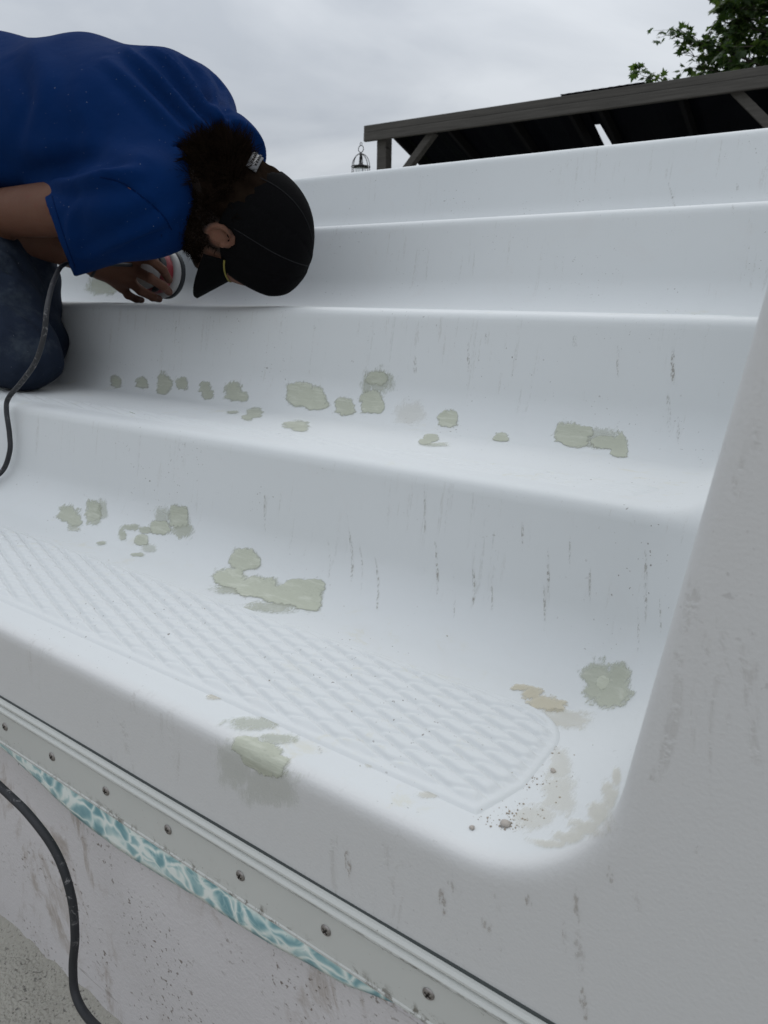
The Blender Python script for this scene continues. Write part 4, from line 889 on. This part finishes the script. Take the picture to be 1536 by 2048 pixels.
# ------------------------------------------------------------------ random-orbit sander pressed on the riser
SC = v3(-1.563, 1.277, 0.068); SA = unit(v3(0.10, -1.0, 0.10)); S1 = unit(np.cross(SA, v3(0, 0, 1))); S2 = np.cross(S1, SA)
sander = empty('orbital_sander', tuple(SC)); tag(sander, 'red and white palm sander gripped in the right hand against the riser', 'sander')
def lathe(name, prof_, mat, parent, ns=40):
    V = []; Fc = []
    for (r, h) in prof_:
        for k in range(ns): t = 2 * math.pi * k / ns; V.append(SC + SA * h + (S1 * math.cos(t) + S2 * math.sin(t)) * r)
    for i in range(len(prof_) - 1):
        for k in range(ns): Fc.append((i * ns + k, i * ns + (k + 1) % ns, (i + 1) * ns + (k + 1) % ns, (i + 1) * ns + k))
    Fc += [tuple(range(ns))[::-1], tuple((len(prof_) - 1) * ns + k for k in range(ns))]
    return mesh(name, V, Fc, mat, parent)
mr = M('sander_red', .45, (.24, .018, .028)); mr.col(mr.mix(mr.mul(mr.step(mr.noise(40, 5, .7), .45, .7), .6), (.24, .016, .026), (.40, .22, .22)))
mw = M('sander_white', .5, (.42, .42, .42)); mw.col(mw.mix(mw.noise(30, 4), (.34, .34, .34), (.5, .49, .48)))
mk = M('sander_black', .6, (.012, .016, .02)); mk.col(mk.mix(mk.noise(40, 4), (.008, .011, .014), (.03, .035, .04)))
lathe('sanding_pad', [(.060, -.002), (.0635, .000), (.0635, .010), (.060, .012)], mk.m, sander)
lathe('skirt', [(.0605, .0122), (.062, .014), (.060, .026), (.054, .032)], mw.m, sander)
lathe('motor_housing', [(.0535, .0322), (.055, .036), (.054, .052), (.050, .062), (.046, .066)], mr.m, sander)
lathe('palm_grip', [(.0455, .0662), (.047, .072), (.046, .085), (.040, .098), (.028, .107), (.012, .111), (.003, .112)], mw.m, sander)
for t in (0.2, 1.5, 2.7, 4.1, 5.3):
    c = SC + SA * .062 + (S1 * math.cos(t) + S2 * math.sin(t)) * .0515; fn = lambda x, y, z, c=c, t=t: ell(x, y, z, c, (S1 * math.cos(t) + S2 * math.sin(t), -S1 * math.sin(t) + S2 * math.cos(t), SA), (.0045, .019, .011))
    V, Q = nets(fn, rg(c[0] - .025, c[0] + .025, .0022), rg(c[1] - .025, c[1] + .025, .0022), rg(c[2] - .025, c[2] + .025, .0022), 1); link('vent', npmesh('vent', V, Q), mk.m, sander)
# ------------------------------------------------------------------ timber shelter behind the pool
mt = M('weathered_timber', .85, spec=.15)
tb = mt.mix(mt.noise(1, 6, .65, .6, sc3=(2.2, 20, 44)), (.035, .033, .030), (.135, .127, .116)); kn = mt.step(mt.vor(1.0, src=mt.map((1.1, 1.1, 4.5))), .10, .03)
tb = mt.mix(kn, tb, (.018, .014, .012)); mt.col(tb); mt.bump(mt.noise(1, 6, .7, .5, sc3=(2, 30, 70)), .6, .006)
mro = M('roof_sheet_dark', .55, (.004, .005, .007), spec=.02); mro.col(mro.mix(mro.noise(4, 5), (.003, .0035, .005), (.007, .008, .012)))
per = empty('timber_shelter', (-3.4, 8.2, ZG)); tag(per, 'weathered dark timber shelter with a sloping sheet roof beyond the top step', 'shelter')
YB = 8.0
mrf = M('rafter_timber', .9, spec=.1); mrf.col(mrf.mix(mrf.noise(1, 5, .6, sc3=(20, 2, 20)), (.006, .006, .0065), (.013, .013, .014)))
XA, XB = -5.89, 1.2
def beam(name, x0, x1, y, z0, z1, d): return box(name, ((x0 + x1) / 2, y, (z0 + z1) / 2), (x1 - x0, d, z1 - z0), mt.m, per, None, .008)
beam('beam', XA, XB, YB + .03, 2.066, 2.150, .05)
beam('beam', XA + .01, XB, YB + .012, 1.965, 2.064, .05)
beam('back_beam', -5.6, XB, 10.05, 1.36, 1.50, .09)
for x in (-5.66, -0.86): box('post', (x, YB + .135, (2.05 + ZG) / 2), (.14, .14, 2.05 - ZG), mt.m, per, None, .01)
for x in (-5.5, -0.86): box('post', (x, 10.05, (1.358 + ZG) / 2), (.12, .12, 1.358 - ZG), mt.m, per, None, .01)
bar('brace', (-4.92, YB + .115, 2.00), (-5.62, YB + .115, 1.30), .085, .10, mt.m, per, .006, (0, 1, 0))
bar('brace', (-1.62, YB + .118, 2.00), (-0.90, YB + .118, 1.30), .085, .12, mt.m, per, .006, (0, 1, 0))
SL = -.33
def roof_z(y): return 2.125 + (y - YB) * SL
def sheet(name, xa0, xb0, xa1, xb1, y0, y1, dz=0.0, amp=.012):
    V = []; Fc = []; n = 60
    for j, (y, a, b_) in enumerate(((y0, xa0, xb0), (y1, xa1, xb1))):
        for i in range(n + 1): V.append((a + (b_ - a) * i / n, y, roof_z(y) + dz + amp * (1 if (i % 6) in (0, 1) else -1 if (i % 6) in (3, 4) else 0)))
    for i in range(n): Fc.append((i, i + 1, n + 2 + i, n + 1 + i))
    o = mesh(name, V, Fc, mro.m, per, False); s = o.modifiers.new('thick', 'SOLIDIFY'); s.thickness = .004; return o
sheet('roof_sheet', -5.52, -3.10, -5.52, -3.16, YB + .06, 10.3)
sheet('roof_sheet', -3.07, 1.2, -2.98, 1.2, YB + .06, 10.3)
sheet('roof_cap', -3.32, -2.45, -3.32, -2.45, YB + .01, YB + .6, .046, .001)
for x in (-5.46, -4.7, -3.9, -3.22, -2.9, -2.1, -1.3, -.5, .3): bar('rafter', (x, YB + .07, roof_z(YB + .07) - .075), (x, 10.2, roof_z(10.2) - .075), .045, .11, mrf.m, per, .004)
# ---- lantern hung from the end of the beam
mi = M('lantern_iron', .5, (.02, .02, .021), metal=.4); mi.bump(mi.noise(80), .2, .002)
mgl = M('lantern_glass', .12, (.75, .8, .8)); mgl.b.inputs['Transmission Weight'].default_value = .85; mgl.b.inputs['Alpha'].default_value = .5; mgl.col(mgl.mix(mgl.noise(20), (.7, .75, .75), (.85, .88, .88)))
LP = P(722, 290, YB - .02); lan = empty('hanging_lantern', tuple(LP + v3(0, 0, -.42))); tag(lan, 'small black wire lantern hanging from the left end of the shelter beam', 'lantern')
lc_ = lambda r, h, t: LP + v3(r * math.cos(t), r * math.sin(t), -h)
def ring(name, r, h, w_, mat=None): return tube(name, [lc_(r, h, t) for t in np.linspace(0, 2 * math.pi, 25)], w_, mat or mi.m, lan, 6)
tube('hook', [LP + v3(.015 * math.cos(t), 0, .0 + .02 * math.sin(t) + .01) for t in np.linspace(-1.5, 4.2, 14)], .004, mi.m, lan, 6)
tube('hanging_ring', [LP + v3(.04 * math.cos(t), 0, -.045 + .04 * math.sin(t)) for t in np.linspace(0, 6.283, 21)], .005, mi.m, lan, 6)
for k in range(6):
    t = math.pi * k / 3 + .3
    tube('rib', [lc_(.118 * math.sin(q), .10 + .15 * (1 - math.cos(q)), t) for q in np.linspace(0.05, math.pi / 2, 9)] + [lc_(.118, .42, t)], .0048, mi.m, lan, 6)
ring('hoop', .118, .25, .006); ring('hoop', .118, .42, .008)
def lathe2(name, prof_, mat, ns=24):
    V = []; Fc = []
    for (r, h) in prof_:
        for k in range(ns): V.append(lc_(r, h, 2 * math.pi * k / ns))
    for i in range(len(prof_) - 1):
        for k in range(ns): Fc.append((i * ns + k, (i + 1) * ns + k, (i + 1) * ns + (k + 1) % ns, i * ns + (k + 1) % ns))
    return mesh(name, V, Fc, mat, lan)
lathe2('cap', [(.012, .09), (.02, .10), (.015, .125), (.022, .15), (.012, .17), (.014, .20), (.035, .225), (.085, .245), (.088, .255), (.02, .256)], mi.m)
lathe2('glass', [(.07, .257), (.072, .30), (.072, .40), (.06, .405)], mgl.m); lathe2('base', [(.01, .405), (.11, .407), (.118, .425), (.10, .445), (.01, .45)], mi.m)
# ------------------------------------------------------------------ maple tree behind the shelter
mle = M('maple_leaf', .5, spec=.3)
oi = mle.n('ShaderNodeAttribute'); oi.attribute_name = 'tint'
mle.col(mle.ramp(oi.outputs['Fac'], (0, (.022, .045, .014)), (.6, (.045, .082, .022)), (1, (.10, .14, .035))))
tl = mle.n('ShaderNodeBsdfTranslucent'); mle.l(mle.ramp(oi.outputs['Fac'], (0, (.05, .11, .02)), (1, (.15, .24, .04))), tl.inputs[0]); ms_ = mle.n('ShaderNodeMixShader'); ms_.inputs[0].default_value = .35
mle.l(mle.b.outputs[0], ms_.inputs[1]); mle.l(tl.outputs[0], ms_.inputs[2]); mle.l(ms_.outputs[0], mle.t.nodes['Material Output'].inputs[0])
mbk = M('bark', .9); mbk.col(mbk.mix(mbk.noise(1, 6, .7, sc3=(14, 14, 3)), (.03, .024, .018), (.10, .085, .07))); mbk.bump(mbk.noise(1, 6, .7, sc3=(20, 20, 4)), .7, .02)
tree = empty('maple_tree', (0.35, 11.9, ZG)); tag(tree, 'leafy green maple tree rising behind the right end of the shelter', 'tree')
LEAF = [(0, 0), (.16, .02), (.46, -.10), (.36, .12), (.62, .30), (.36, .34), (.44, .58), (.20, .50), (0, 1.0), (-.20, .50), (-.44, .58), (-.36, .34), (-.62, .30), (-.36, .12), (-.46, -.10), (-.16, .02)]
rt_ = random.Random(11); LV, LF, LT = [], [], []; WV, WF = [], []
def leaf(p, sz, dirv):
    d = Vector(dirv).normalized(); nrm = Vector((rt_.gauss(0, .6), rt_.gauss(0, .6), 1.0)).normalized(); x = d.cross(nrm).normalized(); nrm = x.cross(d); o_ = len(LV); tn = rt_.random() ** 1.5
    pv = Vector(p) + d * sz * .35
    for (a, b_) in LEAF: LV.append(pv + x * a * sz + d * b_ * sz + nrm * sz * (-.25 * abs(a) ** 1.5 - .15 * b_ * b_)); LT.append(tn)
    n = len(LEAF); LV.append(pv + d * .35 * sz + nrm * .02 * sz); LT.append(tn)
    for k in range(n): LF.append((o_ + k, o_ + (k + 1) % n, o_ + n))
def twig(a, b_, n, r=.006, sz=.10, sag=.05):
    a, b_ = Vector(a), Vector(b_); mid = (a + b_) / 2 + Vector((rt_.gauss(0, .05), rt_.gauss(0, .05), sag)); pts = spline([tuple(a), tuple(mid), tuple(b_)], 5); o_ = len(WV)
    tv, tf = tube_vf(pts, lambda t: r * (1 - .75 * t), 5, False); WV.extend(tv); WF.extend([tuple(i + o_ for i in f) for f in tf]); dr = (b_ - a).normalized()
    for k in range(n):
        t = 1 - (k / n) * .85; q = Vector(pts[min(len(pts) - 1, int(t * (len(pts) - 1)))]); s_ = Vector((rt_.gauss(0, 1), rt_.gauss(0, 1), rt_.gauss(-.25, .7)))
        leaf(q, sz * rt_.uniform(.65, 1.15), dr * .7 + s_ * .8 + Vector((0, 0, -.25)))
CC = Vector(P(1700, -60, 11.6))
def branch(tip_px, Y, root_px, Yr, n=5, spread=.22, lv=9, sz=.10):
    a, b_ = Vector(P(*root_px, Yr)), Vector(P(*tip_px, Y)); pts = spline([tuple(a), tuple((a + b_) / 2 + Vector((0, 0, .06))), tuple(b_)], 6); o_ = len(WV)
    tv, tf = tube_vf(pts, lambda t: .016 * (1 - .8 * t), 6, False); WV.extend(tv); WF.extend([tuple(i + o_ for i in f) for f in tf]); dr = (b_ - a).normalized()
    for k in range(n):
        t = .25 + .75 * (k + rt_.random()) / n; q = Vector(pts[min(len(pts) - 1, int(t * (len(pts) - 1)))])
        twig(q, q + dr * spread * .8 + Vector((rt_.gauss(0, spread * .45), rt_.gauss(0, spread * .5), rt_.gauss(0, spread * .38))) * (1.1 - .5 * t), lv, .005, sz)
    twig(pts[-2], Vector(pts[-1]) + dr * .05, 5, .004, sz)
branch((1283, 140), 11.0, (1480, 260), 11.4, 5, .22, 7, .115); branch((1310, 160), 11.0, (1500, 250), 11.4, 6, .22, 7, .115); branch((1365, 85), 11.1, (1580, 160), 11.5, 9, .30, 9)
branch((1345, 72), 11.0, (1560, 150), 11.5, 8, .30, 7); branch((1370, 110), 11.1, (1600, 170), 11.5, 8, .32, 8); branch((1395, 135), 11.0, (1580, 200), 11.5, 8, .30, 8)
branch((1440, 14), 11.0, (1620, 60), 11.5, 9, .30, 8); branch((1450, 45), 11.1, (1620, 110), 11.5, 8, .3, 8); branch((1435, -30), 11.2, (1620, 10), 11.6, 8, .3, 8)
for _ in range(170):
    px = rt_.uniform(1435, 1620); py = rt_.uniform(-60, 175)
    if px < 1500 and py < 60 and rt_.random() < .45: continue
    if px < 1475 and 60 < py < 75: continue
    a = Vector(P(px, py, rt_.uniform(10.8, 12.2))); twig(a, a + Vector((rt_.gauss(-.12, .12), rt_.gauss(0, .15), rt_.gauss(-.02, .12))), 11, .005, .115)
for _ in range(90):
    a = CC + Vector((rt_.gauss(0, .75), rt_.gauss(0, .8), rt_.gauss(0, .85))); d = (a - CC); d = d.normalized() if d.length > .01 else Vector((0, 0, 1))
    if a.x < P(1475, 100, 11.2)[0]: a.x = P(1475, 100, 11.2)[0] + abs(rt_.gauss(0, .3))
    twig(a - d * .3, a + d * .22 + Vector((0, 0, rt_.gauss(0, .1))), 18, .006, .125)
for _ in range(130):
    a = Vector((rt_.uniform(-.85, .6), rt_.uniform(11.0, 12.3), rt_.uniform(1.75, 3.6))); twig(a, a + Vector((rt_.gauss(-.1, .2), rt_.gauss(0, .2), rt_.gauss(0, .15))), 16, .006, .125)
me = bpy.data.meshes.new('crown'); me.from_pydata([tuple(v) for v in LV], [], LF); me.update(); setattr_f(me, 'tint', LT); link('crown', me, mle.m, tree, False)
tag(mesh('twigs', WV, WF, mbk.m, tree), kind='stuff')
TP = spline([(0.35, 11.9, ZG - .05), (.38, 11.95, 1.4), (.30, 11.9, 2.6), (.42, 11.8, 4.2)], 8); tube('trunk', TP, lambda t: .16 * (1 - .8 * t) + .05 * math.exp(-t * 14), mbk.m, tree, 14)
for k, t in enumerate((.35, .45, .55, .65, .78)):
    a = Vector(TP[int(t * (len(TP) - 1))]); an = k * 2.3 + 2.6; tube('limb', spline([tuple(a), tuple(a + Vector((math.cos(an) * .5, math.sin(an) * .5, .35))), tuple(a + Vector((math.cos(an) * 1.0, math.sin(an) * 1.0, .75)))], 5), lambda q: .05 * (1 - .8 * q), mbk.m, tree, 8)
